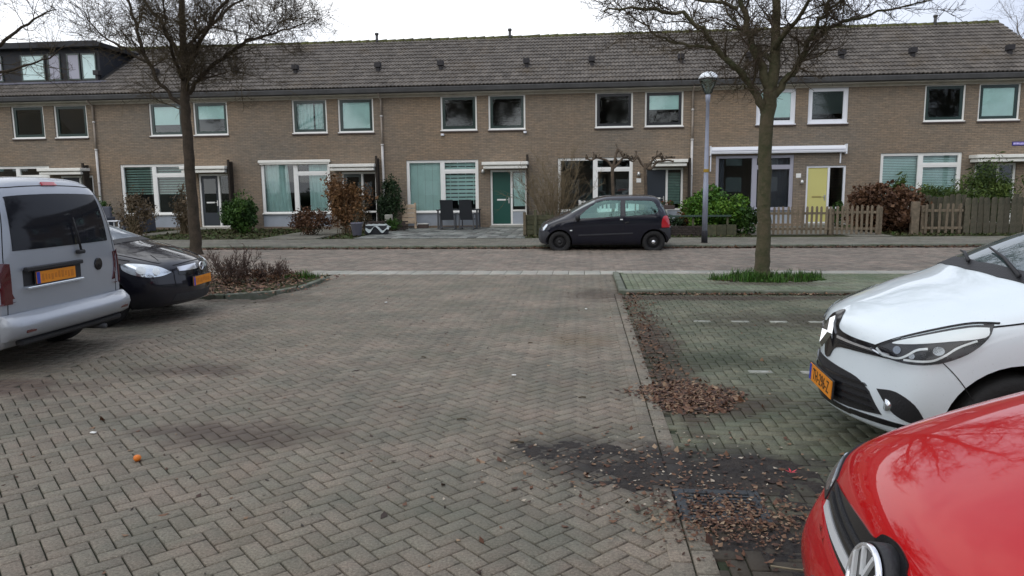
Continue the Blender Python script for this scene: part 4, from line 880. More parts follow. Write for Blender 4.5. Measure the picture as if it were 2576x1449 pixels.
def patch(bvh,P,fk,M,name,parent,off=.004,res=.04,mirror=False,ang=40,sm=True,skirt=.012,both=True,bulge=0,**kw):
    """a panel cut to outline P (in view frame fk), laid on the body surface with its own edge thickness"""
    u,v,d=frame(fk,ang) if isinstance(fk,str) else fk
    if sm: P=smooth_poly(P)
    else: P=[p[:2] for p in P]
    Q=[]
    for i in range(len(P)):
        a,b=P[i],P[(i+1)%len(P)]; L_=math.dist(a,b); k=max(1,int(L_/res))
        for s in range(k): Q.append((a[0]+(b[0]-a[0])*s/k,a[1]+(b[1]-a[1])*s/k))
    n0=len(Q); xs=[q[0] for q in Q]; ys=[q[1] for q in Q]; pts=list(Q)
    x=min(xs)+res*.5
    while x<max(xs):
        y=min(ys)+res*.5
        while y<max(ys):
            if inside((x,y),Q) and min(math.dist((x,y),q) for q in Q)>res*.45: pts.append((x,y))
            y+=res
        x+=res
    r=delaunay_2d_cdt([Vector(p) for p in pts],[(i,(i+1)%n0) for i in range(n0)],[list(range(n0))],1,1e-6)
    co,fc=r[0],r[2]; V=[];N=[];ok=[]
    for c in co:
        o_=u*c[0]+v*c[1]-d*6; h=bvh.ray_cast(o_,d)
        if h[0] is None: V.append(None);N.append(None); continue
        nn=h[1] if h[1].dot(d)<0 else -h[1]; V.append(h[0]); N.append(nn)
    F=[tuple(f) for f in fc if all(V[i] is not None for i in f)]
    F=[f for f in F if max((V[f[i]]-V[f[(i+1)%3]]).length for i in range(3))<res*6]
    if not F: print('EMPTY PATCH',name); return None
    used=sorted({i for f in F for i in f}); mp={i:k for k,i in enumerate(used)}; VV=[V[i]+N[i]*off for i in used]; NN=[N[i] for i in used]; F=[tuple(mp[i] for i in f) for f in F]
    # consistent winding facing outward
    G_=[]
    for f in F:
        nf=(VV[f[1]]-VV[f[0]]).cross(VV[f[2]]-VV[f[0]]); G_.append(f if nf.dot(NN[f[0]])>0 else f[::-1])
    F=G_; ec={}
    for f in F:
        for i in range(3): e=(f[i],f[(i+1)%3]); ec[e]=ec.get(e,0)+1
    n=len(VV); bd={}
    for (a,b) in list(ec):
        if (b,a) not in ec:
            for q in (a,b):
                if q not in bd: bd[q]=len(VV); VV.append(VV[q]-NN[q]*(off+skirt))
            F.append((b,a,bd[a],bd[b]))
    outs=[]
    me=mesh(name,VV,F,M); shade_auto(me,60); outs.append(ob(name,me,parent,**kw))
    if mirror:
        me2=mesh(name,[(p[0],-p[1],p[2]) for p in VV],[f[::-1] for f in F],M); shade_auto(me2,60); outs.append(ob(name,me2,parent,**kw))
    return outs if mirror else outs[0]
def line(bvh,path,fk,M,name,parent,w=.006,off=.0015,mirror=False,ang=40,res=.05,**kw):
    P=[];Q=[]
    for i,p in enumerate(path):
        a=path[max(i-1,0)];b=path[min(i+1,len(path)-1)]; t=Vector((b[0]-a[0],b[1]-a[1])).normalized(); nn=Vector((-t.y,t.x))*w/2
        P.append((p[0]+nn.x,p[1]+nn.y)); Q.append((p[0]-nn.x,p[1]-nn.y))
    return patch(bvh,P+Q[::-1],fk,M,name,parent,off=off,res=res,mirror=mirror,ang=ang,sm=False,skirt=.003,**kw)
def cr(path,n=5):
    out=[];m=len(path)
    for i in range(m-1):
        p0,p1,p2,p3=path[max(i-1,0)],path[i],path[i+1],path[min(i+2,m-1)]
        for k in range(n):
            t=k/n; out.append(tuple(.5*((2*p1[c])+(p2[c]-p0[c])*t+(2*p0[c]-5*p1[c]+4*p2[c]-p3[c])*t*t+(3*p1[c]-p0[c]-3*p2[c]+p3[c])*t**3) for c in (0,1)))
    return out+[path[-1]]
def wheel(parent,x,y,r,w,style='steel',M=None):
    s=1 if y>0 else -1
    def L(prof,n=32):
        mb=MB(); V=[];F=[]
        for (rr,yy) in prof:
            for k in range(n): t=2*math.pi*k/n; V.append((x+rr*math.cos(t),y+yy*s,r+rr*math.sin(t)))
        for i in range(len(prof)-1):
            for k in range(n): F.append((i*n+k,i*n+(k+1)%n,(i+1)*n+(k+1)%n,(i+1)*n+k))
        return mb.add(V,F)
    h=w/2; t=L([(r*.62,-h),(r*.9,-h),(r*.985,-h+.02),(r,-h*.5),(r,h*.5),(r*.985,h-.02),(r*.9,h),(r*.66,h-.005),(r*.62,h-.02)]); tm=t.me('wheel',M_rub); shade_auto(tm,50); o=ob('wheel',tm,parent)
    mm=M or (M_hub if style!='alloy' else M_alloy)
    rim=L([(r*.64,h-.008),(r*.60,h-.02),(r*.56,-.02),(r*.40,.0),(r*.30,.02),(r*.16,.01),(.03,.012),(.0,.012)]); 
    if style=='alloy':
        for k in range(5):
            a=2*math.pi*k/5; pts=[(x+rr*math.cos(a),y+s*yy,r+rr*math.sin(a)) for rr,yy in ((.04,h-.03),(r*.3,h-.025),(r*.6,h-.02))]; rim.tube(pts,[.035,.028,.03],6)
    rm_=rim.me('rim',mm); shade_auto(rm_,40); ob('rim',rm_,o)
    hc=L([(.05,.03),(.045,.05),(.0,.052)],14).me('hub_cap',M_chr if style=='steelc' else mm,True); ob('hub_cap',hc,o)
    return o
def text_mesh(s,size,M,name,parent,mat4,ext=.001):
    cu=bpy.data.curves.new('txt','FONT'); cu.body=s; cu.size=size; cu.extrude=ext; cu.align_x='CENTER'; cu.align_y='CENTER'; cu.space_character=1.08
    o=bpy.data.objects.new('txt',cu); COL.objects.link(o); dg=bpy.context.evaluated_depsgraph_get(); me=bpy.data.meshes.new_from_object(o.evaluated_get(dg)); bpy.data.objects.remove(o)
    me.transform(mat4); me.materials.clear(); me.materials.append(M); return ob(name,me,parent)
def plate(parent,x,y,z,face,txt=None,w=.52,h=.112,tilt=0,bandside=-1,smear=None):
    """number plate; face -1 looks to local -x, +1 to +x. bandside: where the blue strip sits in reading direction"""
    # local basis: right (reading direction) r, up u, normal n
    n=Vector((face,0,0)); r=Vector((0,-1 if face<0 else 1,0)); u=Vector((0,0,1))
    R4=Matrix(((r.x,u.x,n.x,x),(r.y,u.y,n.y,y),(r.z,u.z,n.z,z),(0,0,0,1)))@Matrix.Rotation(tilt,4,'X')
    def T(mb,nm,M,par,bev=0):
        me=mb.me(nm,M,bev=bev); me.transform(R4); return ob(nm,me,par)
    p=T(MB().box(-w/2,w/2,-h/2,h/2,-.006,0),'number_plate',M_plate,parent)
    T(MB().box(-w/2-.008,w/2+.008,-h/2-.008,h/2+.008,-.02,-.0065),'plate_holder',M_plas,p,.003)
    T(MB().box(-w/2+.002,-w/2+.045,-h/2+.002,h/2-.002,.0005,.0015),'blue_band',M_blue,p)
    if txt:
        M4=R4@Matrix.Translation((.02,-.002,.0012))@Matrix.Scale(.80,4,(1,0,0)); text_mesh(txt,.108,M_ink,'lettering',p,M4)
    elif smear:
        rs=random.Random(smear); mb=MB(); xx=-w/2+.07
        while xx<w/2-.05: ww=rs.uniform(.02,.045); mb.box(xx,xx+ww,-.028+rs.uniform(-.01,.01),.028+rs.uniform(-.008,.008),.0005,.0012); xx+=ww+.018
        T(mb,'worn_marks',cached('smear',lambda: mat('worn_plate_marks',(.60,.19,.012),.5)),p)
    return p
def S(x,zb,ws,w,z2,z3,*top,crown=0):
    return (x,[(ws-.07,zb),(ws,zb+.05),(w,z2),(w,z3)]+list(top[:-1])+[(0,top[-1])],crown)
def mirror_door(parent,bvh,x,y,z,M):
    for s in (1,-1):
        mb=MB(); mb.lathe([(.02,-.09),(.07,-.085),(.085,-.03),(.08,.04),(.05,.085),(.01,.09)],12); me=mb.me('door_mirror',M,True)
        me.transform(Matrix.Translation((x,s*(y+.10),z))@Matrix.Rotation(math.pi/2,4,'X')@Matrix.Diagonal((.75,1,1,1))); o=ob('door_mirror',me,parent)
        MB().box(x-.02,x+.02,s*(y+.06) if s<0 else y-.02,(-y+.02) if s<0 else y+.06,z-.05,z-.02).build('mirror_foot',M_plas,o)
def wiper(parent,p0,p1,M,name='wiper'):
    a,b=Vector(p0),Vector(p1); return MB().tube([a,a.lerp(b,.5)+Vector((0,0,.02)),b],[.013,.010,.006],6).build(name,M,parent,True)

# ------------------------------------------------------------------ white hatchback (front bay, right)
P_white=paint('white_car_paint',(.78,.86,.89),rough=.4)
cl=thing('white_hatchback','white hatchback with chrome diamond badge and orange plate, parked beside the red car','car',(1.56,4.86,0),math.radians(-3))
st=[S(.30,.20,.72,.80,.42,.60,(.78,.735),(.67,.77),(.49,.795),(.25,.818),.828,crown=.27),
    S(.52,.19,.82,.855,.46,.68,(.83,.84),(.73,.875),(.54,.905),(.28,.932),.942,crown=.14),
    S(.68,.19,.84,.865,.50,.74,(.84,.895),(.745,.955),(.56,.992),(.28,1.02),1.03,crown=.10),
    S(.90,.19,.84,.865,.50,.78,(.85,.955),(.765,1.005),(.64,1.04),(.34,1.07),1.08,crown=.10),
    S(1.03,.19,.84,.865,.50,.78,(.852,.965),(.79,1.03),(.655,1.12),(.35,1.165),1.18,crown=.11),
    S(1.70,.19,.84,.865,.50,.80,(.855,.97),(.80,1.02),(.57,1.42),(.30,1.465),1.48,crown=.10),
    S(2.50,.19,.84,.865,.50,.82,(.858,.97),(.80,1.02),(.565,1.44),(.30,1.485),1.495),
    S(3.20,.19,.84,.87,.50,.84,(.862,.99),(.80,1.03),(.555,1.37),(.29,1.41),1.42),
    S(3.70,.21,.82,.86,.50,.84,(.83,1.0),(.77,1.04),(.50,1.28),(.27,1.33),1.34),
    S(3.90,.24,.76,.80,.50,.84,(.78,.96),(.70,1.03),(.46,1.16),(.24,1.20),1.21)]
body,bv=car_body('white_body',st,([.0,-.02,-.02,0,.03],[.26,.27,.27,.25,.24]),([0,.03,.05,.03,0],[.1,.12,.12,.1,.06]),P_white,cl,lv=3,axles=(.80,3.40),wr=.315,half=.865,arch=.062)
Wg=black_glass('windscreen_glass',(.06,.09,.09),ior=2.0); Ws=black_glass('side_glass',(.010,.014,.014),ior=1.5)
# grille: black mask with chrome bar and badge
patch(bv,[(.70,.665,1),(.46,.655),(.20,.635),(.10,.600),(.055,.545),(0,.530),(-.055,.545),(-.10,.600),(-.20,.635),(-.46,.655),(-.70,.665,1),(-.60,.715),(-.30,.725),(-.14,.745),(-.09,.80),(0,.84),(.09,.80),(.14,.745),(.30,.725),(.60,.715)],'F',M_gloss,'grille',cl,off=.006,res=.035)
patch(bv,[(.14,.700),(.45,.694),(.62,.690),(.62,.680),(.45,.682),(.14,.684)],'F',M_chr,'chrome_bar',cl,off=.010,res=.03,mirror=True,sm=False)
for zz in (.655,.668): patch(bv,[(.16,zz),(.55,zz+.006),(.55,zz+.011),(.16,zz+.005)],'F',M_plas,'grille_slat',cl,off=.011,res=.05,mirror=True,sm=False)
bd=MB()
def rhomb(a,b): return [(0,b),(a,0),(0,-b),(-a,0)]
o_,i_=rhomb(.080,.112),rhomb(.036,.054)
V=[];F=[]
for (P_,xx) in ((o_,-.004),(i_,-.004),(rhomb(.058,.084),-.03)):
    for (y_,z_) in P_: V.append((xx,y_,z_))
F=[(0+k,(k+1)%4,8+(k+1)%4,8+k) for k in range(4)]+[(8+k,8+(k+1)%4,4+(k+1)%4,4+k) for k in range(4)]
bdg=MB().add(V,F).me('badge',mat('diamond_chrome',(.72,.74,.76),.12,metal=1))
nx=bv.ray_cast(Vector((-3,0,.70)),Vector((1,0,0)))[0].x
bdg.transform(Matrix.Translation((nx-.010,0,.695))@Matrix.Rotation(.34,4,'Y')); ob('badge',bdg,cl)
# lower grille, slats, plate, fog lamps, splitter
patch(bv,[(.52,.445,1),(.40,.50),(.18,.515),(0,.518),(-.18,.515),(-.40,.50),(-.52,.445,1),(-.60,.33,1),(-.35,.30),(0,.295),(.35,.30),(.60,.33,1)],'F',M_plas,'lower_grille',cl,off=.005,res=.04)
for k in range(4):
    z=.345+.042*k; wd=.56-.02*k
    patch(bv,[(-wd,z),(0,z-.02),(wd,z),(wd-.02,z+.012),(0,z-.006),(-wd+.02,z+.012)],'F',M_gloss,'grille_slat',cl,off=.014,res=.05,sm=False)
px_=bv.ray_cast(Vector((-3,0,.40)),Vector((1,0,0)))[0].x
plate(cl,px_-.025,0,.37,-1,'TH-296-Z',tilt=-.05)
fogs=patch(bv,[(.55,.475,1),(.68,.490),(.79,.44),(.84,.32,1),(.74,.335),(.65,.375)],'Q',M_plas,'fog_lamp',cl,off=.005,res=.03,mirror=True,ang=38)
if fogs:
    for fo,s in zip(fogs,(1,-1)):
        h=bv.ray_cast(Vector((-3,s*.64,.40)),Vector((1,0,0)))
        if h[0]: MB().tube([(h[0].x-.012,s*.64,.40),(h[0].x+.02,s*.64,.40)],.035,14).build('fog_lens',M_refl,fo,True)
patch(bv,[(.36,.292),(.6,.305),(.74,.31),(.74,.285),(.60,.272),(.36,.262)],'F',M_gloss,'splitter',cl,off=.006,res=.04,mirror=True,sm=False)
patch(bv,[(-.36,.288),(.36,.288),(.36,.258),(-.36,.258)],'F',M_gloss,'splitter',cl,off=.007,res=.05,sm=False)
# headlights
hlP=[(.44,.695,1),(.58,.765),(.76,.835),(.92,.885),(1.02,.895,1),(1.01,.83),(.94,.745),(.83,.685),(.70,.662),(.56,.668)]
hl=patch(bv,hlP,'Q',M_lensd,'headlight',cl,off=.005,res=.025,mirror=True,ang=48)
hg=patch(bv,hlP,'Q',M_lensg,'lens_cover',cl,off=.020,res=.03,mirror=True,ang=48)
for a,b in zip(hg,hl): a.parent=b
def hsub(P_,M_,nm,off=.008,sm=True,res=.02):
    r_=patch(bv,P_,'Q',M_,nm,cl,off=off,res=res,mirror=True,ang=48,sm=sm)
    if r_:
        for a,b in zip(r_,hl): a.parent=b
hsub([(.57,.752),(.76,.822),(.92,.872),(1.005,.882,1),(1.0,.835),(.86,.800),(.68,.762)],M_drl,'indicator_lens')
for path in ([(.48,.705),(.53,.680),(.62,.678),(.67,.700),(.72,.738),(.77,.752)],[(.66,.678),(.78,.690),(.84,.720),(.90,.775),(.97,.815)]):
    q=cr(path); r_=line(bv,q,'Q',M_drl,'light_strip',cl,w=.011,off=.011,mirror=True,ang=48,res=.02)
    for a,b in zip(r_,hl): a.parent=b
for (a_,b_,rr) in ((.61,.720,.020),(.70,.704,.014),(.82,.748,.022)):
    hsub([(a_+rr*1.2*math.cos(t*.7854),b_+rr*math.sin(t*.7854)) for t in range(8)],M_dimr,'reflector',off=.009,res=.015)
line(bv,cr([(.44,.704),(.58,.775),(.76,.846),(.92,.896),(1.04,.908)]),'Q',M_gap,'bonnet_gap',cl,w=.007,off=.006,mirror=True,ang=48)
line(bv,cr([(.62,.885),(.75,.908),(.88,.935),(.98,.955)]),'S',M_gap,'bonnet_gap',cl,w=.007,off=.003,mirror=True)
line(bv,cr([(.36,.735),(.44,.655),(.50,.58),(.55,.50)]),'S',M_gap,'bumper_gap',cl,w=.005,off=.0015,mirror=True)
# glass
patch(bv,[(1.00,.615,1),(.93,.35),(.90,0),(.93,-.35),(1.00,-.615,1),(1.64,-.52,1),(1.60,-.3),(1.58,0),(1.60,.3),(1.64,.52,1)],'T',Wg,'windscreen',cl,off=.004,res=.05)
patch(bv,[(.93,.66),(.86,.35),(.835,0),(.86,-.35),(.93,-.66),(1.05,-.65),(1.01,-.61),(.94,-.35),(.91,0),(.94,.35),(1.01,.61),(1.05,.65)],'T',M_plas,'cowl',cl,off=.006,res=.05,sm=False)
for k in range(2): pass
h1=bv.ray_cast(Vector((.90,-.50,3)),Vector((0,0,-1)))[0]; h2=bv.ray_cast(Vector((1.02,.12,3)),Vector((0,0,-1)))[0]; wiper(cl,h1+Vector((0,0,.03)),h2+Vector((0,0,.03)),M_plas)
h1=bv.ray_cast(Vector((.87,.05,3)),Vector((0,0,-1)))[0]; h2=bv.ray_cast(Vector((1.04,.56,3)),Vector((0,0,-1)))[0]; wiper(cl,h1+Vector((0,0,.03)),h2+Vector((0,0,.03)),M_plas)
patch(bv,[(1.25,.99,1),(1.75,1.34),(2.35,1.40,1),(2.35,1.01,1)],'S',Ws,'side_window',cl,mirror=True,res=.06); patch(bv,[(2.43,.99,1),(2.43,1.36,1),(3.0,1.34),(3.35,1.14),(3.15,1.03,1)],'S',Ws,'side_window',cl,mirror=True,res=.06)
line(bv,[(1.30,.30),(1.32,.60),(1.36,.92)],'S',M_gap,'door_gap',cl,mirror=True); line(bv,[(2.40,.30),(2.40,.96)],'S',M_gap,'door_gap',cl,mirror=True)
mirror_door(cl,bv,1.66,.86,1.06,P_white)
for ax in (.80,3.40):
    for s in (1,-1): wheel(cl,ax,s*.765,.315,.20,'alloy')

# ------------------------------------------------------------------ red car (nearest)
P_red=paint('red_car_paint',(.50,.0015,.004),rough=.5,cior=1.45)
rc=thing('red_car','bright red car with a round chrome badge, only its bonnet and nose in view','car',(.78,1.86,0),math.radians(0))
st=[S(.16,.20,.72,.79,.40,.60,(.755,.715),(.66,.735),(.48,.755),(.24,.77),.778,crown=.13),
    S(.36,.19,.80,.835,.42,.66,(.80,.80),(.69,.825),(.52,.85),(.26,.868),.876,crown=.10),
    S(.75,.19,.82,.845,.45,.70,(.82,.905),(.725,.955),(.56,.992),(.28,1.02),1.03,crown=.10),
    S(1.10,.19,.82,.845,.45,.74,(.83,.97),(.745,1.03),(.60,1.075),(.32,1.105),1.115,crown=.08),
    S(1.25,.19,.82,.845,.45,.74,(.832,.975),(.77,1.04),(.63,1.13),(.34,1.175),1.19,crown=.10),
    S(1.95,.19,.82,.845,.45,.76,(.835,.91),(.78,.96),(.56,1.37),(.30,1.415),1.43,crown=.08),
    S(2.6,.19,.82,.845,.45,.78,(.835,.93),(.78,.97),(.56,1.41),(.30,1.445),1.46),
    S(3.3,.19,.82,.845,.45,.80,(.835,.95),(.78,.99),(.55,1.38),(.29,1.42),1.43),
    S(3.75,.22,.80,.82,.45,.80,(.81,.95),(.75,1.0),(.50,1.22),(.27,1.26),1.27),
    S(3.88,.26,.76,.78,.45,.78,(.77,.92),(.70,.98),(.46,1.12),(.24,1.15),1.16)]
body,bv=car_body('red_body',st,([-.06,-.13,-.16,-.04,.03],[.10,.10,.11,.13,.14]),([0,.03,.05,.03,0],[.1,.1,.1,.1,.06]),P_red,rc,lv=3,axles=(.80,3.30),wr=.31,half=.845)
patch(bv,[(.56,.575,1),(.36,.560),(.12,.552),(0,.550),(-.12,.552),(-.36,.560),(-.56,.575,1),(-.59,.655,1),(-.40,.675),(-.22,.688),(-.104,.692),(-.074,.716),(0,.728),(.074,.716),(.104,.692),(.22,.688),(.40,.675),(.59,.655,1)],'F',M_gloss,'grille',rc,off=.005,res=.03)
for (za,zb_,mm,of) in ((.566,.590,M_brt,.010),(.612,.622,M_plas,.012),(.640,.648,M_plas,.012)):
    patch(bv,[(.10,za),(.36,za+.004),(.545,za+.012),(.552,zb_+.010),(.36,zb_+.004),(.10,zb_)],'F',mm,'chrome_bar' if mm is M_brt else 'grille_slat',rc,off=of,res=.03,mirror=True,sm=False)
hl=patch(bv,[(.575,.585,1),(.72,.60),(.80,.66),(.84,.74,1),(.76,.725),(.60,.665,1)],'Q',M_lensd,'headlight',rc,off=.006,res=.025,mirror=True,ang=20)
hr=patch(bv,[(.60,.605),(.70,.62),(.78,.68),(.72,.69),(.62,.655)],'Q',M_refl,'reflector',rc,off=.010,res=.02,mirror=True,ang=20)
for a,b in zip(hr,hl): a.parent=b
line(bv,cr([(.38,.735),(.75,.835),(1.1,.885)]),'S',M_gap,'bonnet_gap',rc,w=.006,off=.002,mirror=True)
line(bv,cr([(-.62,.560),(-.4,.540),(0,.528),(.4,.540),(.62,.560)]),'F',P_red,'bumper_crease',rc,w=.02,off=.006,res=.03)
nx=bv.ray_cast(Vector((-3,0,.60)),Vector((1,0,0)))[0].x
# round emblem: rim, dark disc, V over W strokes
em=MB(); R_e=.090
T_=Matrix.Translation((nx-.022,0,.630))@Matrix.Rotation(-math.pi/2+.22,4,'Y')   # disc axis z -> local -x, leaning back
def ring(r0,r1,z0,z1,n=40):
    V=[];F=[]
    for (r,z) in ((r0,z0),(r0,z1),((r0+r1)/2,z1+.003),(r1,z1),(r1,z0)):
        for k in range(n): t=2*math.pi*k/n; V.append((r*math.cos(t),r*math.sin(t),z))
    for i in range(4):
        for k in range(n): F.append((i*n+k,i*n+(k+1)%n,(i+1)*n+(k+1)%n,(i+1)*n+k))
    return V,F
badge=MB().add(*ring(R_e-.012,R_e,0,.012)); bm_e=badge.me('badge',M_chr,True); bm_e.transform(T_); eb=ob('badge',bm_e,rc)
dsk=MB().lathe([(R_e-.011,-.03),(R_e-.011,.003),(0.001,.004)],40).me('badge_disc',M_gloss); dsk.transform(T_); ob('badge_disc',dsk,eb)
hou=MB().lathe([(R_e+.012,-.05),(R_e+.007,-.008),(R_e+.001,-.004),(R_e+.001,-.02)],40).me('badge_housing',M_plas,True); hou.transform(T_); ob('badge_housing',hou,eb)
def stroke(mb,a,b,w=.0115,z0=.004,z1=.014):
    a=Vector((*a,0));b=Vector((*b,0)); d=(b-a).normalized(); n_=Vector((-d.y,d.x,0))*w/2
    P=[a+n_,b+n_,b-n_,a-n_]; mb.prism([(p.x,p.y) for p in P],'z',z0,z1)
lt=MB()   # disc local: x -> up in the car, y -> sideways
up=lambda y,z:(z,y)
k=R_e/.082
for s in (1,-1):
    stroke(lt,up(s*.030*k,.066*k),up(s*.0035*k,.006*k)); stroke(lt,up(s*.064*k,.038*k),up(s*.026*k,-.060*k)); stroke(lt,up(s*.026*k,-.060*k),up(s*.003*k,-.008*k))
lm=lt.me('emblem_letters',mat('bright_metal',(.85,.87,.88),.3,metal=.3)); lm.transform(T_); ob('emblem_letters',lm,eb)
px_=bv.ray_cast(Vector((-3,0,.36)),Vector((1,0,0)))[0].x; plate(rc,px_-.02,0,.425,-1,None,smear=5)
patch(bv,[(1.14,.62,1),(1.08,.3),(1.07,0),(1.08,-.3),(1.14,-.62,1),(1.84,-.52,1),(1.80,0),(1.84,.52,1)],'T',Wg,'windscreen',rc,off=.004,res=.06)
patch(bv,[(.99,.66),(.94,.35),(.92,0),(.94,-.35),(.99,-.66),(1.16,-.66),(1.10,-.3),(1.09,0),(1.10,.3),(1.16,.66)],'T',M_plas,'cowl',rc,off=.004,res=.06,sm=False)
patch(bv,[(1.42,.96,1),(1.95,1.30),(2.35,1.36,1),(2.35,.98,1)],'S',Ws,'side_window',rc,mirror=True,res=.07); patch(bv,[(2.43,.98,1),(2.43,1.36,1),(3.1,1.34),(3.35,1.12),(3.2,1.01,1)],'S',Ws,'side_window',rc,mirror=True,res=.07)
mirror_door(rc,bv,1.50,.84,1.02,P_red)
for ax in (.80,3.30):
    for s in (1,-1): wheel(rc,ax,s*.745,.31,.19,'alloy')

# ------------------------------------------------------------------ small dark car across the road
P_navy=paint('navy_car_paint',(.008,.009,.017),rough=.4,coat=.8)
tw_=thing('small_dark_car','small dark navy three-door car parked half on the far pavement','car',(-1.16,19.80,-.035),0)
tw_.rotation_euler=(math.radians(2.6),0,math.radians(-.4))
st=[S(.13,.22,.66,.72,.38,.52,(.69,.62),(.60,.65),(.44,.67),(.22,.685),.69,crown=.10),
    S(.28,.20,.75,.79,.40,.60,(.77,.73),(.69,.765),(.50,.79),(.25,.81),.815,crown=.07),
    S(.60,.20,.78,.81,.42,.68,(.80,.83),(.73,.875),(.55,.905),(.28,.925),.93,crown=.04),
    S(.84,.20,.78,.81,.42,.70,(.805,.87),(.75,.925),(.62,.985),(.32,1.02),1.03,crown=.05),
    S(1.56,.20,.78,.81,.42,.72,(.81,.90),(.775,.94),(.60,1.39),(.31,1.425),1.435,crown=.05),
    S(1.95,.20,.78,.81,.42,.74,(.81,.92),(.78,.96),(.61,1.42),(.32,1.445),1.45),
    S(2.60,.20,.78,.81,.42,.74,(.81,.94),(.78,.98),(.61,1.42),(.32,1.445),1.45),
    S(3.04,.21,.78,.81,.42,.74,(.81,.96),(.78,1.0),(.60,1.41),(.31,1.435),1.44),
    S(3.14,.22,.77,.80,.42,.74,(.80,.95),(.77,.99),(.60,1.33),(.31,1.36),1.365),
    S(3.32,.24,.74,.77,.42,.72,(.765,.90),(.73,.94),(.56,1.02),(.29,1.04),1.045)]
win1=[(1.03,.895,1),(1.22,1.08),(1.60,1.325),(2.13,1.345,1),(2.13,.955,1)]
win2=[(2.26,.95,1),(2.26,1.34,1),(2.85,1.33),(3.00,1.27),(3.08,1.07),(2.9,1.0)]
body,bv=car_body('navy_body',st,([.02,0,-.02,0,.04],[.11,.12,.12,.11,.10]),([0,.04,.07,.06,0],[.05,.05,.05,.05,.03]),P_navy,tw_,lv=3,axles=(.57,2.98),wr=.285,arch=.045,half=.81,cuts=[smooth_poly(win1,4),smooth_poly(win2,4)])
tealg=glass('teal_car_glass',tint=(.72,.95,.91),ior=2.0,gc=(.6,.95,.9))
patch(bv,win1,'S',tealg,'side_window',tw_,off=-.004,mirror=True,res=.07,skirt=0); patch(bv,win2,'S',tealg,'side_window',tw_,off=-.004,mirror=True,res=.07,skirt=0)
patch(bv,[(.88,.58,1),(.83,0),(.88,-.58,1),(1.48,-.54,1),(1.44,0),(1.48,.54,1)],'T',Wg,'windscreen',tw_,res=.07)
patch(bv,[(-.55,1.27),(.55,1.27),(.62,1.0),(-.62,1.0)],'R',Wg,'rear_window',tw_,res=.07)
patch(bv,[(.50,.585),(.60,.60),(.66,.68),(.64,.74),(.56,.73),(.48,.66)],'Q',M_refl,'headlight',tw_,off=.012,res=.03,mirror=True,ang=50)
patch(bv,[(3.17,.66,1),(3.17,.80),(3.21,.93),(3.30,.945),(3.42,.86),(3.42,.66,1)],'S',M_red,'tail_light',tw_,off=.012,res=.03,mirror=True)
# grey bumpers front and rear, body side strip, sill
M_bump=mat('grey_bumper',(.035,.037,.045),.5,var=.2,vscale=4)
patch(bv,[(-.70,.25,1),(-.70,.57,1),(.70,.57,1),(.70,.25,1)],'F',M_bump,'front_bumper',tw_,off=.025,res=.05,sm=False)
patch(bv,[(.03,.25),(.03,.57),(.28,.57),(.32,.52),(.225,.40),(.20,.25)],'S',M_bump,'front_bumper',tw_,off=.024,res=.04,mirror=True,sm=False)
patch(bv,[(-.72,.36,1),(-.72,.65,1),(.72,.65,1),(.72,.36,1)],'R',M_bump,'rear_bumper',tw_,off=.03,res=.05,sm=False)
patch(bv,[(3.34,.37),(3.33,.42),(3.26,.53),(3.10,.63),(3.50,.65),(3.50,.37)],'S',M_bump,'rear_bumper',tw_,off=.029,res=.04,mirror=True,sm=False)
patch(bv,[(1.06,.455),(1.06,.49),(2.45,.535),(2.45,.505)],'S',M_bump,'side_strip',tw_,off=.010,mirror=True,res=.08,sm=False)
line(bv,cr([(.98,.30),(.96,.60),(.95,.80),(1.02,.92)]),'S',M_gap,'door_gap',tw_,mirror=True,w=.008); line(bv,[(2.20,.26),(2.20,.94)],'S',M_gap,'door_gap',tw_,mirror=True,w=.008)
patch(bv,[(2.12,.86),(2.19,.86),(2.19,.885),(2.12,.885)],'S',M_drl,'lock_plate',tw_,off=.01,mirror=True,res=.03,sm=False); patch(bv,[(2.24,.77),(2.34,.79),(2.34,.82),(2.24,.80)],'S',M_plas,'door_handle',tw_,off=.02,mirror=True,res=.03,sm=False)
patch(bv,[(.84,.585),(.90,.585),(.90,.61),(.84,.61)],'S',M_drl,'side_indicator',tw_,off=.01,mirror=True,res=.03,sm=False)
mirror_door(tw_,bv,1.04,.79,.93,M_plas)
for s in (1,-1):
    wheel(tw_,.57,s*.715,.285,.16,'steel'); wheel(tw_,2.98,s*.715,.285,.16,'steelc')

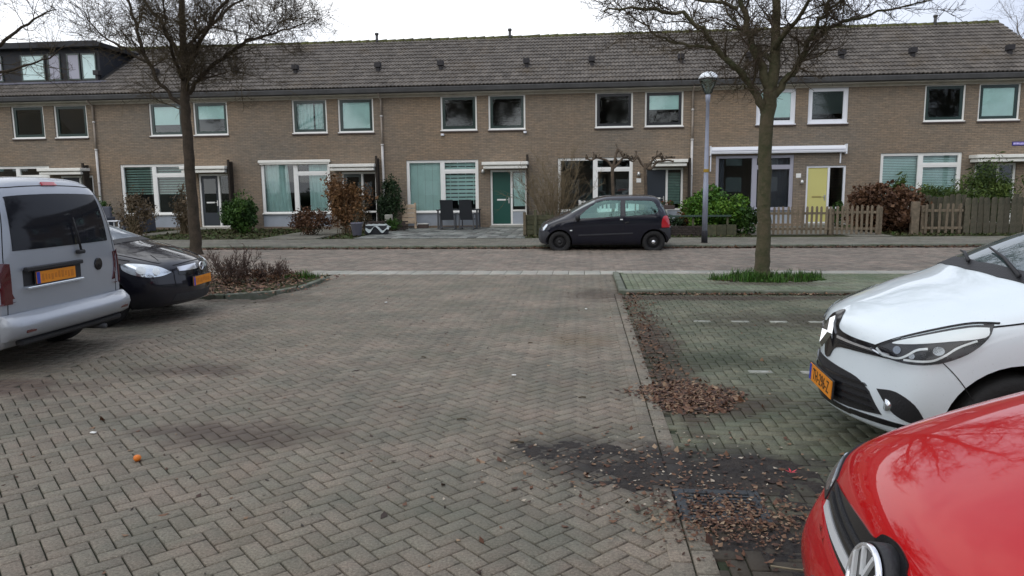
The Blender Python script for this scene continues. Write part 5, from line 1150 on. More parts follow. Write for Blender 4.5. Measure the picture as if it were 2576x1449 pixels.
# ------------------------------------------------------------------ black hatchback (left)
P_blk=paint('black_car_paint',(.010,.010,.016),rough=.35)
op=thing('black_hatchback','black hatchback with pale headlights parked behind the silver van','car',(-5.03,9.22,0),math.radians(185))
st=[S(.30,.20,.72,.80,.42,.58,(.775,.68),(.66,.705),(.48,.725),(.24,.742),.75,crown=.26),
    S(.55,.19,.82,.86,.46,.66,(.83,.79),(.72,.82),(.53,.845),(.27,.865),.872,crown=.14),
    S(.80,.19,.84,.875,.50,.72,(.85,.86),(.745,.895),(.56,.925),(.28,.948),.955,crown=.08),
    S(1.00,.19,.84,.875,.50,.76,(.86,.90),(.77,.945),(.64,.975),(.34,1.00),1.01,crown=.08),
    S(1.14,.19,.84,.875,.50,.76,(.862,.91),(.79,.955),(.655,1.03),(.35,1.07),1.08,crown=.10),
    S(1.95,.19,.84,.875,.50,.78,(.865,.93),(.80,.985),(.56,1.36),(.30,1.405),1.42,crown=.08),
    S(2.7,.19,.84,.875,.50,.80,(.865,.95),(.80,1.0),(.565,1.40),(.30,1.44),1.45),
    S(3.4,.19,.84,.875,.50,.82,(.865,.97),(.80,1.02),(.555,1.36),(.29,1.40),1.41),
    S(3.95,.21,.82,.86,.50,.82,(.83,.98),(.77,1.02),(.50,1.20),(.27,1.24),1.25),
    S(4.15,.24,.76,.80,.50,.80,(.78,.92),(.70,.98),(.46,1.06),(.24,1.09),1.10)]
body,bv=car_body('black_body',st,([.0,-.03,-.03,-.01,.03],[.25,.26,.26,.25,.22]),([0,.03,.05,.03,0],[.1,.1,.1,.1,.06]),P_blk,op,lv=2,axles=(.92,3.52),wr=.315,half=.875)
patch(bv,[(-.42,.655,1),(0,.67),(.42,.655,1),(.40,.585),(0,.565),(-.40,.585)],'F',M_gloss,'grille',op,off=.004,res=.04)
patch(bv,[(-.43,.690),(0,.708),(.43,.690),(.42,.640),(.25,.635),(0,.640),(-.25,.635),(-.42,.640)],'F',M_chr,'chrome_bar',op,off=.014,res=.04,sm=False)
nx=bv.ray_cast(Vector((-3,0,.66)),Vector((1,0,0)))[0].x
eo=MB().add(*ring(.046,.056,0,.012)); me_=eo.me('badge',M_chr,True); me_.transform(Matrix.Translation((nx-.035,0,.665))@Matrix.Rotation(-math.pi/2,4,'Y')); eb2=ob('badge',me_,op)
me_=MB().prism([(-.075,.005),(-.01,-.006),(0,.010),(.075,-.005),(.01,.006),(0,-.010)],'z',0,.01).me('badge_flash',M_chr); me_.transform(Matrix.Translation((nx-.037,0,.665))@Matrix.Rotation(-math.pi/2,4,'Y')@Matrix.Rotation(math.pi/2,4,'Z')); ob('badge_flash',me_,eb2)
me_=MB().lathe([(.046,-.01),(.046,.001)],20).me('badge_disc',M_gloss); me_.transform(Matrix.Translation((nx-.035,0,.665))@Matrix.Rotation(-math.pi/2,4,'Y')); ob('badge_disc',me_,eb2)
hl=patch(bv,[(.50,.640,1),(.64,.715),(.80,.755),(.95,.775),(1.04,.765,1),(1.03,.70),(.93,.635),(.78,.605),(.62,.610)],'Q',M_refl,'headlight',op,off=.006,res=.03,mirror=True,ang=42)
for (a_,b_,rr) in ((.70,.665,.04),(.86,.69,.045)):
    q=patch(bv,[(a_+rr*1.1*math.cos(t*.7854),b_+rr*math.sin(t*.7854)) for t in range(8)],'Q',M_drl,'lamp_bowl',op,off=.012,res=.02,mirror=True,ang=42)
    for a,b in zip(q,hl): a.parent=b
patch(bv,[(-.50,.36,1),(0,.35),(.50,.36,1),(.55,.27,1),(0,.25),(-.55,.27,1)],'F',M_plas,'lower_grille',op,off=.004,res=.05)
line(bv,cr([(-.45,.715),(-.2,.735),(0,.74),(.2,.735),(.45,.715)]),'F',M_gap,'bonnet_gap',op,w=.008,off=.003)
line(bv,cr([(.55,.805),(.90,.88),(1.2,.925)]),'S',M_gap,'bonnet_gap',op,w=.007,off=.003,mirror=True)
line(bv,cr([(.45,.42),(.30,.56),(.75,.71),(1.15,.74)]),'T',P_blk,'bonnet_crease',op,w=.03,off=.006,mirror=True)
px_=bv.ray_cast(Vector((-3,0,.48)),Vector((1,0,0)))[0].x; plate(op,px_-.025,0,.485,-1,None,smear=11)
Wp=black_glass('pale_windscreen',(.30,.33,.36),ior=1.8)
patch(bv,[(1.06,.62,1),(.98,.35),(.96,0),(.98,-.35),(1.06,-.62,1),(1.85,-.52,1),(1.80,0),(1.85,.52,1)],'T',Wp,'windscreen',op,off=.004,res=.06)
patch(bv,[(.97,.68),(.90,.35),(.88,0),(.90,-.35),(.97,-.68),(1.10,-.68),(1.0,-.35),(.98,0),(1.0,.35),(1.10,.68)],'T',M_plas,'cowl',op,off=.005,res=.06,sm=False)
patch(bv,[(1.55,.97,1),(2.1,1.29),(2.5,1.35,1),(2.5,.99,1)],'S',Ws,'side_window',op,mirror=True,res=.07); patch(bv,[(2.58,.99,1),(2.58,1.35,1),(3.3,1.32),(3.6,1.12),(3.4,1.03,1)],'S',Ws,'side_window',op,mirror=True,res=.07)
mirror_door(op,bv,1.62,.87,1.02,P_blk)
for ax in (.92,3.52):
    for s in (1,-1): wheel(op,ax,s*.775,.315,.20,'alloy',M_hub)

# ------------------------------------------------------------------ silver van seen from behind
P_sil=paint('silver_van_paint',(.40,.425,.46),rough=.38,metal=.35,coat=.9)
va=thing('silver_van','silver compact van seen from behind, dark rear window and orange plate','van',(-9.40,6.67,0),math.radians(1.2))
st=[S(.32,.22,.74,.82,.44,.62,(.79,.74),(.68,.77),(.50,.79),(.25,.81),.815,crown=.2),
    S(.60,.20,.84,.87,.48,.70,(.85,.86),(.75,.89),(.56,.92),(.28,.94),.95,crown=.1),
    S(1.0,.20,.86,.89,.50,.80,(.87,.96),(.78,1.0),(.60,1.04),(.32,1.06),1.07,crown=.06),
    S(1.25,.20,.86,.895,.50,.84,(.88,1.02),(.82,1.07),(.68,1.14),(.36,1.18),1.19,crown=.06),
    S(1.80,.20,.86,.895,.50,.86,(.885,1.08),(.84,1.12),(.68,1.70),(.36,1.74),1.75,crown=.05),
    S(2.3,.20,.86,.895,.50,.88,(.885,1.10),(.85,1.15),(.72,1.76),(.38,1.80),1.81),
    S(3.4,.20,.86,.895,.50,.88,(.885,1.10),(.86,1.18),(.73,1.77),(.38,1.81),1.82),
    S(4.05,.22,.86,.89,.50,.88,(.88,1.10),(.87,1.20),(.77,1.76),(.40,1.80),1.81),
    S(4.22,.25,.85,.875,.50,.88,(.87,1.10),(.86,1.22),(.77,1.73),(.40,1.77),1.78)]
body,bv=car_body('silver_body',st,([.0,-.03,-.03,-.01,.03],[.2,.2,.2,.2,.18]),([.0,.03,.06,.07,.07],[.05,.05,.06,.06,.03]),P_sil,va,lv=3,axles=(.88,3.56),wr=.325,half=.895)
# the hatch: rear cap of this cage is low at its top row, so window and lamps are projected from behind
patch(bv,[(-.68,1.13,1),(.68,1.13,1),(.66,1.38),(.63,1.58),(.57,1.62),(0,1.635),(-.57,1.62),(-.63,1.58),(-.66,1.38)],'R',black_glass('van_rear_glass',(.014,.015,.019),ior=1.25,rough=.06),'rear_window',va,off=.005,res=.05)
tl=patch(bv,[(-.74,.66,1),(-.74,1.02),(-.88,1.04),(-.89,.66)],'R',M_redd,'tail_light',va,off=.012,res=.03,sm=False)
patch(bv,[(.84,.66,1),(.84,1.02),(.90,1.04),(.90,.66)],'R',M_redd,'tail_light',va,off=.012,res=.03,sm=False)
patch(bv,[(4.10,.66),(4.15,1.0),(4.35,1.02),(4.35,.66)],'S',M_redd,'tail_light',va,off=.011,res=.03,mirror=True,sm=False)
patch(bv,[(-.10,1.712),(.10,1.712),(.095,1.742),(-.095,1.742)],'R',M_red,'brake_light',va,off=.015,res=.03,sm=False)
pr=patch(bv,[(-.60,.80),(.16,.80),(.16,.94),(.13,.97),(-.57,.97),(-.60,.94)],'R',M_plas,'plate_recess',va,off=.004,res=.05,sm=False)
rx=bv.ray_cast(Vector((9,0,.87)),Vector((-1,0,0)))[0].x
MB().box(rx-.01,rx+.035,-.61,.17,.935,.975).build('grip_bar',M_plas,va,bev=.008); MB().box(rx-.01,rx+.03,-.61,.17,.775,.795).build('chrome_strip',M_refl,va,bev=.006)
plate(va,rx+.022,-.22,.865,1,None,smear=7,w=.54)
me_=MB().lathe([(.065,0),(.065,.012),(.055,.018),(0.001,.016)],24).me('badge',M_gloss); hb_=bv.ray_cast(Vector((9,.46,.90)),Vector((-1,0,0)))[0]; me_.transform(Matrix.Translation((hb_.x-.002,.46,.90))@Matrix.Rotation(math.pi/2,4,'Y')); ob('badge',me_,va)
MB().box(rx+.0,rx+.05,.10,.20,1.035,1.075).build('wiper_hub',M_plas,va,bev=.01); h1=Vector((rx+.035,.15,1.06)); h2=Vector((bv.ray_cast(Vector((9,.12,1.38)),Vector((-1,0,0)))[0].x+.03,.12,1.40)); wiper(va,h1,h2,M_plas,'rear_wiper')
for (P_) in ([(-.79,.52),(-.785,.75),(-.79,1.05),(-.73,1.40),(-.66,1.66),(-.5,1.70),(0,1.715),(.5,1.70),(.66,1.66),(.73,1.40),(.79,1.05),(.785,.75),(.79,.52)],): line(bv,cr(P_),'R',M_gap,'hatch_gap',va,w=.008,off=.002)
line(bv,[(-.80,.535),(.80,.535)],'R',M_gap,'hatch_gap',va,w=.012,off=.002)
# rear bumper with bright step on top
bmp=MB(); prof=[(0,.36),(.05,.34),(.11,.375),(.145,.46),(.135,.505),(.04,.565),(0,.57)]
V=[];F=[];n=len(prof); ys=[-.90,-.88,-.80,-.6,-.3,0,.3,.6,.80,.88,.90]
for y_ in ys:
    b_=.03*(1-(y_/.9)**2); k_=1 if abs(y_)<.85 else (.7 if abs(y_)<.89 else .1)
    for (a_,z_) in prof: V.append((rx-.07+(a_+.02)*k_*1.0+b_,y_,z_))
for i in range(len(ys)-1):
    for k in range(n): F.append((i*n+k,i*n+(k+1)%n,(i+1)*n+(k+1)%n,(i+1)*n+k))
F+=[tuple(range(n)),tuple(range((len(ys)-1)*n,len(ys)*n))[::-1]]
bme=mesh('rear_bumper',V,F,P_sil); shade_auto(bme,50); rb=ob('rear_bumper',bme,va)
bb=bmesh.new(); bb.from_mesh(bme); bmesh.ops.recalc_face_normals(bb,faces=bb.faces[:]); bb.to_mesh(bme); bb.free()
MB().box(rx-.06,rx+.02,-.75,.75,.27,.335).build('bumper_underside',M_plas,rb,bev=.02)
for s in (1,-1): MB().box(rx+.055,rx+.092,s*.70-.06,s*.70+.06,.40,.43).build('reflector',M_redd,rb,bev=.004)
MB().tube([(rx-.2,.45,.24),(rx+.02,.45,.235)],.03,10).build('exhaust_pipe',M_iron if False else M_gutter,va,True)
patch(bv,[(1.75,1.15,1),(1.95,1.60),(2.5,1.66,1),(2.5,1.16,1)],'S',Ws,'side_window',va,mirror=True,res=.08); patch(bv,[(2.6,1.16,1),(2.6,1.66,1),(3.35,1.67,1),(3.35,1.18,1)],'S',Ws,'side_window',va,mirror=True,res=.08)
patch(bv,[(3.45,1.18,1),(3.45,1.65,1),(3.93,1.60,1),(4.02,1.20,1)],'S',Ws,'side_window',va,mirror=True,res=.08)
patch(bv,[(1.22,.70,1),(1.15,0),(1.22,-.70,1),(1.72,-.62,1),(1.68,0),(1.72,.62,1)],'T',Wg,'windscreen',va,off=.004,res=.08)
mirror_door(va,bv,1.7,.9,1.16,M_plas)
for ax in (.88,3.56):
    for s in (1,-1): wheel(va,ax,s*.785,.325,.20,'alloy')
# ================================================================== GARDENS
G=.062
bush('green_bush','clipped dark green bush on the front garden between the two left houses',(-12.5,25.6,G),(.80,.6,.80),5200,.085,ML_green,1,cat='bush')
bush('rust_bush','tall rust-brown shrub beside the grey pot, left of the forecourt',(-8.25,25.0,G),(.95,.6,1.1),5200,.085,ML_rust,2,stems=30,stemM=M_cane,shell=.2)
bush('red_bush','low red-brown shrub in front of the white panel, left of the rust shrub',(-9.35,24.6,G),(.85,.5,.55),3000,.07,ML_redb,3,stems=20,shell=.2)
bush('dark_shrub','dark evergreen shrub against the wall right of the second downpipe',(-7.5,28.1,G),(.62,.4,1.15),3600,.08,ML_dark,4,shell=.3)
bush('wall_shrub','brownish climbing shrub below the sidelight of the third door',(-8.35,27.6,G),(.38,.3,.8),900,.07,ML_tan,5,stems=30,shell=.2)
bush('small_shrub','small dark green shrub at the forecourt edge beside the wooden stool',(-7.0,26.6,G),(.32,.3,.26),900,.06,ML_green,6)
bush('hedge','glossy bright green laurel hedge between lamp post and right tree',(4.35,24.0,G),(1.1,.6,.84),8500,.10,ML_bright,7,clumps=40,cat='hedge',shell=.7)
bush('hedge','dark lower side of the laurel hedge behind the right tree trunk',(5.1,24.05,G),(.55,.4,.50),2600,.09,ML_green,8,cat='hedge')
bush('orange_plant','small orange and green plant left of the lamp post behind the low wall',(3.35,24.6,G),(.33,.3,.42),700,.07,leafmat('leaf_orange',[(.05,.08,.01),(.20,.09,.02),(.30,.14,.03)]),9)
bush('hydrangea','large brown faded hydrangea behind the picket fence, right of the yellow door',(9.7,24.95,G),(1.4,.7,.86),8000,.095,ML_redb,10,clumps=50,stems=30,shell=.5,asp=.8)
bush('hydrangea','smaller brown hydrangea filling the gap between the fences',(10.25,24.1,G),(.55,.5,.48),2400,.09,ML_redb,11,clumps=24,shell=.5,asp=.8)
bush('bamboo','yellow-green bushy bamboo behind the board fence at the right',(13.25,25.9,G),(1.35,.6,1.2),8200,.12,ML_bam,12,clumps=44,asp=.25,stemM=M_cane,stems=40,shell=.3)
bush('bamboo','lower yellow-green bamboo left of the taller one, under the venetian blinds',(11.75,25.9,G),(1.1,.5,.92),5200,.11,ML_bam,13,clumps=30,asp=.25,stemM=M_cane,stems=26,shell=.3)
bush('spiky_plant','single leafy plant rising above the brown hydrangea, left of the blinds',(10.75,26.3,G),(.35,.3,1.1),520,.2,ML_bam,14,asp=.25,stems=16,stemM=M_cane,shell=.1)
bush('door_plant','small green plant beside the sidelight of the yellow door',(9.35,28.1,G),(.25,.2,.55),420,.08,ML_green,15)
bush('tan_shrub','tan dried shrub in front of the striped blinds, left of the left tree',(-15.7,24.4,G),(.95,.5,.88),2200,.07,ML_tan,16,stems=60,stemM=M_cane,shell=.1)
bush('tan_shrub','beige dried shrub right of the left tree trunk',(-14.3,25.2,G),(.55,.4,.92),1500,.07,ML_tan,17,stems=60,stemM=M_cane,shell=.1)
bush('round_shrub','dark round shrub by the wall above the clipped bush',(-13.3,28.2,G),(.42,.3,.72),1100,.07,ML_dark,18)
bush('wall_plant','green plant against the wall between van and left house window',(-19.4,28.0,G),(.5,.4,.7),1200,.09,ML_green,19)
bush('box_bush','small round box bush in front of the garden sofa',(-16.9,26.2,G),(.26,.26,.32),900,.05,ML_dark,20)
bush('laurel_bush','dark low bush behind the low wall, left of the lamp post',(2.9,24.2,G),(.5,.3,.33),900,.07,ML_dark,22)
# bare canes and yucca-like leaves at the edge of the forecourt
twiggy('bare_shrub','large bare brown twiggy shrub left of the small dark car',(-1.0,24.9,G),2.65,.62,44,31,M_cane,r0=.014,sub=9,sub2=4)
y=thing('yucca','green strap-leaved plant at the foot of the bare shrub','plant',(-1.25,24.55,G))
P=[];rs=random.Random(3);mb=MB()
for _ in range(90):
    a=rs.uniform(0,6.28); el=rs.uniform(.5,1.4); L_=rs.uniform(.5,1.05); d=Vector((math.cos(a)*math.cos(el),math.sin(a)*math.cos(el),math.sin(el))); s=Vector((-math.sin(a),math.cos(a),0))*.02
    p0=Vector((rs.gauss(0,.12),rs.gauss(0,.12),.05)); p1=p0+d*L_*.55; p2=p0+d*L_+Vector((0,0,-.12*L_)); mb.add([p0-s,p0+s,p1+s,p1-s,p2],[(0,1,2,3),(3,2,4)])
mb.build('leaves',mat('yucca_leaf',(.06,.08,.025),.6,var=.4,vscale=5),y)
# pleached (trained) trees in front of the fifth house
def trained(loc,label,arms,seed):
    rs=random.Random(seed); t=thing('trained_tree',label,'tree',loc,0,'trained knobbly trees'); 
    M_bark2=cached('mtr',lambda: mat('trained_bark',(.13,.095,.065),.95,col2=(.07,.055,.04),vscale=8,bump=.8))
    ob('trunk',fast_tubes([smooth_pts([(0,0,0),(.02,0,1.0),(-.02,0,2.0),(0,0,2.35)],[.07,.06,.06,.055],5)+(10,)],'trunk',M_bark2),t)
    for (dx,dz) in arms:
        P_=[(0,0,2.2)]; n=5
        for i in range(1,n+1): P_.append((dx*i/n,rs.gauss(0,.05),2.2+(.28+dz)*min(1,i/2)+rs.gauss(0,.05)))
        pts,ra=smooth_pts(P_,[.05,.044,.038,.034,.03,.036],4); ob('branch',fast_tubes([(pts,ra,7)],'branch',M_bark2),t)
        sg=[]
        for _ in range(int(abs(dx)*11)):
            q,d=along(pts,rs.uniform(.2,1)); sg.append((wander(q,Vector((rs.gauss(0,.5),rs.gauss(0,.4),rs.uniform(.2,1))),rs.uniform(.08,.26),3,.3,.1,rs),[.022,.017,.02,.026],5))
        ob('stubs',fast_tubes(sg,'stubs',M_bark2),t)
    return t
trained((1.05,26.0,G),'trained knobbly tree in front of the dark window behind the small car',[(-.95,.08),(.85,.0),(.4,.25)],1)
trained((2.18,26.0,G),'trained knobbly tree left of the dark door, its arms reaching the canopy',[(-.75,.1),(1.0,.12),(.95,-.1)],2)
# privacy screens between the houses, seen edge-on
for i,(x,h) in enumerate([(-20.32,2.75),(-14.12,2.8),(-8.06,2.85),(-2.12,2.82),(4.02,2.6)]):
    t=thing('privacy_screen',['narrow dark wooden screen on the wall beside the leftmost house door','narrow dark wooden screen right of the second door','narrow dark wooden screen right of the third door beside the downpipe','narrow dark wooden screen right of the green door','narrow dark wooden screen left of the lamp post beside the downpipe'][i],'screen',(x,HY-.02,.07),0,'privacy screens between the doors')
    M_scr=cached('mscr',lambda: mat('dark_stained_wood',(.035,.026,.018),.85,var=.4,vscale=8))
    for j in range(2): MB().box(-.022,.022,-.31+.15*j,-.31+.15*j+.138,0,h-.08-.012*(1-j)).build('board',M_scr,t)
    MB().box(-.04,.04,-.40,-.315,0,h).build('post',M_scr,t,bev=.006)
# chairs and table on the forecourt
M_sling=mat('dark_sling',(.022,.025,.030),.75); M_cfr=mat('chair_frame',(.075,.078,.085),.5)
def chair(x,y,rz,label):
    t=thing('garden_chair',label,'chair',(x,y,.087),rz,'reclining garden chairs on the forecourt')
    for s in (-1,1):
        MB().box(s*.28-.02,s*.28+.02,-.30,-.25,0,.64).build('leg',M_cfr,t,bev=.004); MB().box(s*.28-.02,s*.28+.02,.26,.31,0,.62).build('leg',M_cfr,t,bev=.004)
        MB().box(s*.28-.03,s*.28+.03,-.34,.32,.62,.66).build('armrest',M_cfr,t,bev=.008); MB().box(s*.28-.018,s*.28+.018,-.25,.26,.04,.08).build('stretcher',M_cfr,t)
    MB().box(-.25,.25,-.26,.28,.40,.44).build('seat',M_sling,t,bev=.008)
    MB().add([(-.25,-.22,.44),(.25,-.22,.44),(.25,-.46,1.22),(-.25,-.46,1.22),(-.25,-.26,.44),(.25,-.26,.44),(.25,-.50,1.22),(-.25,-.50,1.22)],[(3,2,1,0),(4,5,6,7),(0,1,5,4),(1,2,6,5),(2,3,7,6),(3,0,4,7)]).build('backrest',M_sling,t,bev=.008)
    MB().box(-.27,.27,-.30,-.26,.1,.14).build('crossbar',M_cfr,t); t.scale=(.95,.95,.92)
    return t
chair(-5.05,27.3,.06,'dark garden chair left of the two in front of the striped blind'); chair(-4.30,27.3,-.05,'dark garden chair right of the two, nearest the green door')
tb=thing('garden_table','dark garden table behind the two forecourt chairs','table',(-4.75,28.15,.087)); MB().box(-.85,.8,-.38,.38,.70,.74).build('table_top',M_sling,tb,bev=.006)
for sx in (-.78,.73):
    for sy in (-.33,.33): MB().box(sx-.03,sx+.03,sy-.03,sy+.03,0,.70).build('leg',M_cfr,tb)
M_beige=mat('beige_wood',(.52,.40,.28),.7,var=.2,vscale=6)
st=thing('wooden_steps','pale beige wooden slatted stool left of the forecourt window','stool',(-6.75,28.2,.087))
for j,(z0,z1) in enumerate([(.26,.42),(.44,.60),(.62,.78),(.80,.94)]): MB().box(-.27,.27,-.06,-.02,z0,z1).build('slat',M_beige,st,bev=.004)
for s in (-.24,.24): MB().box(s-.04,s+.04,-.02,.04,0 if s>0 else .22,1.0 if s>0 else 1.08).build('leg',M_beige,st,bev=.004)
MB().box(-.27,.27,-.05,.22,.2,.25).build('seat',M_beige,st)
tr=thing('trough','small dark trough at the foot of the beige stool','trough',(-6.25,28.4,.087)); MB().box(-.2,.2,-.1,.1,0,.16).build('body',M_sill,tr,bev=.01); MB().box(-.22,.22,-.12,.12,.161,.185).build('rim',M_canopy,tr)
lw=thing('low_wall','low dark brick wall left of the forecourt below the dark shrub','wall',(-8.0,26.9,.06),.12)
for r in range(6):
    for c in range(7): o=ob('brick',cached('lwb',lambda: MB().box(-.10,.10,-.06,.06,0,.055).me('brick',mat('dark_wall_brick',(.06,.045,.038),.9,rnd=.35),bev=.004)),lw); o.location=(c*.212+(.1 if r%2 else 0),0,r*.064)
qb=thing('stone_block','small pale stone block on the low wall','stone',(-7.25,27.02,.44)); MB().box(-.14,.14,-.08,.08,0,.24).build('block',M_band,qb,bev=.02)
# grey pot and the white tub with a draped cloth
pt=thing('plant_pot','round grey pot at the pavement edge under the rust shrub','pot',(-7.55,24.0,.087)); MB().lathe([(.12,0),(.15,.03),(.19,.40),(.205,.41),(.205,.44),(.175,.44),(.17,.40)],18).build('body',mat('pot_grey',(.15,.15,.19),.6),pt,True); MB().lathe([(.165,.36),(.0,.39)],18).build('soil',M_soil,pt)
wt=thing('crate','dark crate half covered by a white plastic sheet beside the grey pot','crate',(-7.05,24.9,.087),.1); MB().box(-.45,.30,-.2,.25,0,.30).build('crate',M_sling,wt,bev=.02)
V=[];F=[];n=14
for j in range(n+1):
    for i in range(n+1):
        u,v=i/n,j/n; x_=-.42+.80*u; y_=-.26+.55*v; z_=.33-.28*max(0,(.30-v))/.30*(.6+.4*math.sin(u*11))-.10*max(0,u-.8)*5+.012*math.sin(u*23+v*9); V.append((x_,y_-.02*math.sin(u*14),z_))
for j in range(n):
    for i in range(n): F.append((j*(n+1)+i,j*(n+1)+i+1,(j+1)*(n+1)+i+1,(j+1)*(n+1)+i))
ob('plastic_sheet',mesh('sheet',V,F,mat('white_plastic',(.42,.47,.46),.6),True),wt)
# timber planter box with posts at the right of the forecourt
M_wood=mat('weathered_wood',(.20,.15,.095),.85,col2=(.11,.10,.06),vscale=9,bump=.5,rnd=.2); M_woodg=mat('greenish_wood',(.10,.095,.05),.85,col2=(.05,.055,.03),vscale=7,bump=.5,rnd=.2)
pb=thing('timber_planter','square timber planter with posts at the right corner of the forecourt','planter',(-1.4,24.1,.06))
for z in (.05,.21,.37,.53):
    MB().box(-.42,.48,-.36,-.32,z,z+.15).build('plank',M_woodg,pb,bev=.006); MB().box(-.46,-.421,-.32,.6,z,z+.15).build('plank',M_woodg,pb,bev=.006)
for (x_,y_,h_,mm) in ((-.47,-.40,.78,M_wood),(-.12,-.42,.86,M_woodg),(.48,-.40,.62,M_woodg)): MB().box(x_-.045,x_+.045,y_-.045,y_+.045,0,h_).build('post',mm,pb,bev=.006)
MB().box(-.41,.47,-.31,.6,0,.60).build('soil',M_soil,pb)
# white picket planter and slanted frame behind the small car
wf=thing('white_picket_rack','low white picket fence in the garden behind the small dark car','fence',(.35,26.4,G))
for z in (.62,1.0): MB().box(-.5,1.6,.0,.03,z,z+.06).build('rail',M_wht,wf)
for i in range(15): MB().box(-.48+.145*i,-.40+.145*i,-.03,-.002,.45,1.08).build('picket',M_wht,wf)
for xx in (-.5,1.55): MB().box(xx,xx+.07,.031,.09,0,1.1).build('post',M_wht,wf)
# low wall with green rail
lw2=thing('low_garden_wall','low dark brick garden wall with a dark green rail, behind the car rear','wall',(2.35,23.35,.06))
M_dwall=mat('dark_purple_brick',(.050,.038,.032),.9,rnd=.35,var=.3,vscale=8)
for r in range(5):
    for c in range(11): o=ob('brick',cached('lwb2',lambda: MB().box(-.103,.103,-.05,.05,0,.058).me('brick',M_dwall,bev=.004)),lw2); o.location=(.1+c*.212+(.1 if r%2 else 0),0,r*.066)
MB().box(0,2.25,-.02,.05,.60,.66).build('rail',mat('rail_green',(.03,.06,.045),.5),lw2,bev=.006)
for xx in (.05,1.1,2.15): MB().box(xx-.03,xx+.03,.056,.10,0,.60).build('post',M_woodg,lw2)
for c in range(3): MB().box(1.5+.3*c,1.5+.3*c+.29,-.12,-.055,.0,.36).build('plank',M_woodg,lw2,bev=.005)
fb=thing('flower_box','window box with a few green and red plants by the dark door','flower box',(3.05,28.45,.75)); MB().box(-.45,.42,-.16,.0,0,.16).build('box',M_sill,fb,bev=.01)
P=np.stack([rng.uniform(-.4,.38,260),rng.uniform(-.16,0,260),.16+rng.random(260)*.16],1); ob('foliage',leaves_mesh('foliage',P,.06,leafmat('leaf_flower',[(.02,.05,.01),(.05,.12,.02),(.30,.02,.02)])),fb)
# fences
M_pick=mat('picket_wood',(.225,.175,.12),.85,col2=(.12,.10,.068),vscale=10,bump=.5,rnd=.2); M_board=mat('old_board',(.115,.100,.070),.9,col2=(.055,.055,.035),vscale=7,bump=.6,rnd=.25)
def picket(x0,x1,y0,y1,n,h,label,posts,group='picket fences'):
    L_=math.hypot(x1-x0,y1-y0); t=thing('picket_fence',label,'fence',(x0,y0,.07),math.atan2(y1-y0,x1-x0),group)
    pm=cached(('pick',h),lambda: MB().prism([(-.034,.04),(.034,.04),(.034,h-.05),(.018,h-.01),(-.018,h-.01),(-.034,h-.05)],'y',-.012,.012).me('picket',M_pick))
    for i in range(n): o=ob('picket',pm,t); o.location=(L_*(i+.5)/n,-.03,random.uniform(-.012,.012)); o.rotation_euler=(0,random.gauss(0,.015),0)
    for z in (.16,h-.26): MB().box(0,L_,-.014,.022,z,z+.075).build('rail',M_pick,t,bev=.004)
    for (px,pw,ph) in posts: MB().box(px-pw,px+pw,-.01+.035,.07+pw,-.05,ph).build('post',M_pick,t,bev=.008)
    return t
picket(5.55,7.66,23.45,23.40,15,.90,'left length of pale picket fence, between right tree and gate post',[(.02,.05,.92),(2.08,.085,.80)])
picket(7.72,9.0,23.40,23.36,9,.92,'right length of pale picket fence, in front of the brown hydrangea',[(1.32,.075,.86)])
gt=picket(10.35,11.5,23.55,23.50,6,.95,'short picket gate beside a thick post in front of the board fence',[(-.18,.11,1.0),(.06,.08,.88),(1.08,.05,.9)])
bf=thing('board_fence','dark weathered closed board fence at the right edge of the street','fence',(11.55,23.6,.07),-.01)
bm_=cached('board',lambda: MB().prism([(-.085,.02),(.085,.02),(.085,1.06),(.05,1.12),(-.05,1.12),(-.085,1.06)],'y',-.012,.012).me('board',M_board,bev=.004))
for i in range(24): o=ob('board',bm_,bf); o.location=(.1+.188*i,(-.03 if i%2 else 0)-.02,random.uniform(-.015,.015)); o.rotation_euler=(0,random.gauss(0,.01),0)
for z in (.2,.85): MB().box(0,4.6,.0,.05,z,z+.09).build('rail',M_board,bf)
for i in range(4): MB().box(1.5*i,1.5*i+.09,.052,.14,-.05,1.2).build('post',M_board,bf)
bf2=thing('board_fence','older board fence set back at an angle behind the gate','fence',(10.7,25.4,.07),-.98,)
for i in range(9): o=ob('board',bm_,bf2); o.location=(.1+.19*i,0,.05*math.sin(i)+.05)
MB().box(0,1.8,.014,.06,.3,.39).build('rail',M_board,bf2)
# sofa set at the left
M_sofa=mat('sofa_grey',(.075,.08,.10),.8)
for i,(x,w) in enumerate([(-18.95,.9),(-17.15,.65)]):
    t=thing('garden_sofa',['wide grey garden lounge seat at the far left behind the black car','narrower grey garden lounge seat next to the white table'][i],'sofa',(x,26.9,.07),0,'grey garden lounge seats')
    MB().box(-w/2,w/2,-.35,.35,.16,.42).build('seat',M_sofa,t,bev=.03); MB().box(-w/2,w/2,.36,.5,.1,1.0).build('backrest',M_sofa,t,bev=.03); MB().box(-w/2-.1,-w/2-.01,-.35,.5,.0,.6).build('armrest',M_sofa,t,bev=.02); MB().box(w/2+.01,w/2+.1,-.35,.5,0,.6).build('armrest',M_sofa,t,bev=.02)
t=thing('side_table','low white side table between the grey lounge seats','table',(-17.9,26.7,.07)); MB().box(-.26,.26,-.22,.22,.44,.48).box(-.22,.22,-.2,.2,.2,.23).build('top',M_wht2,t,bev=.005)
for s in (-.22,.22):
    for q in (-.18,.18): MB().box(s-.02,s+.02,q-.02,q+.02,0,.44).build('leg',M_wht2,t)
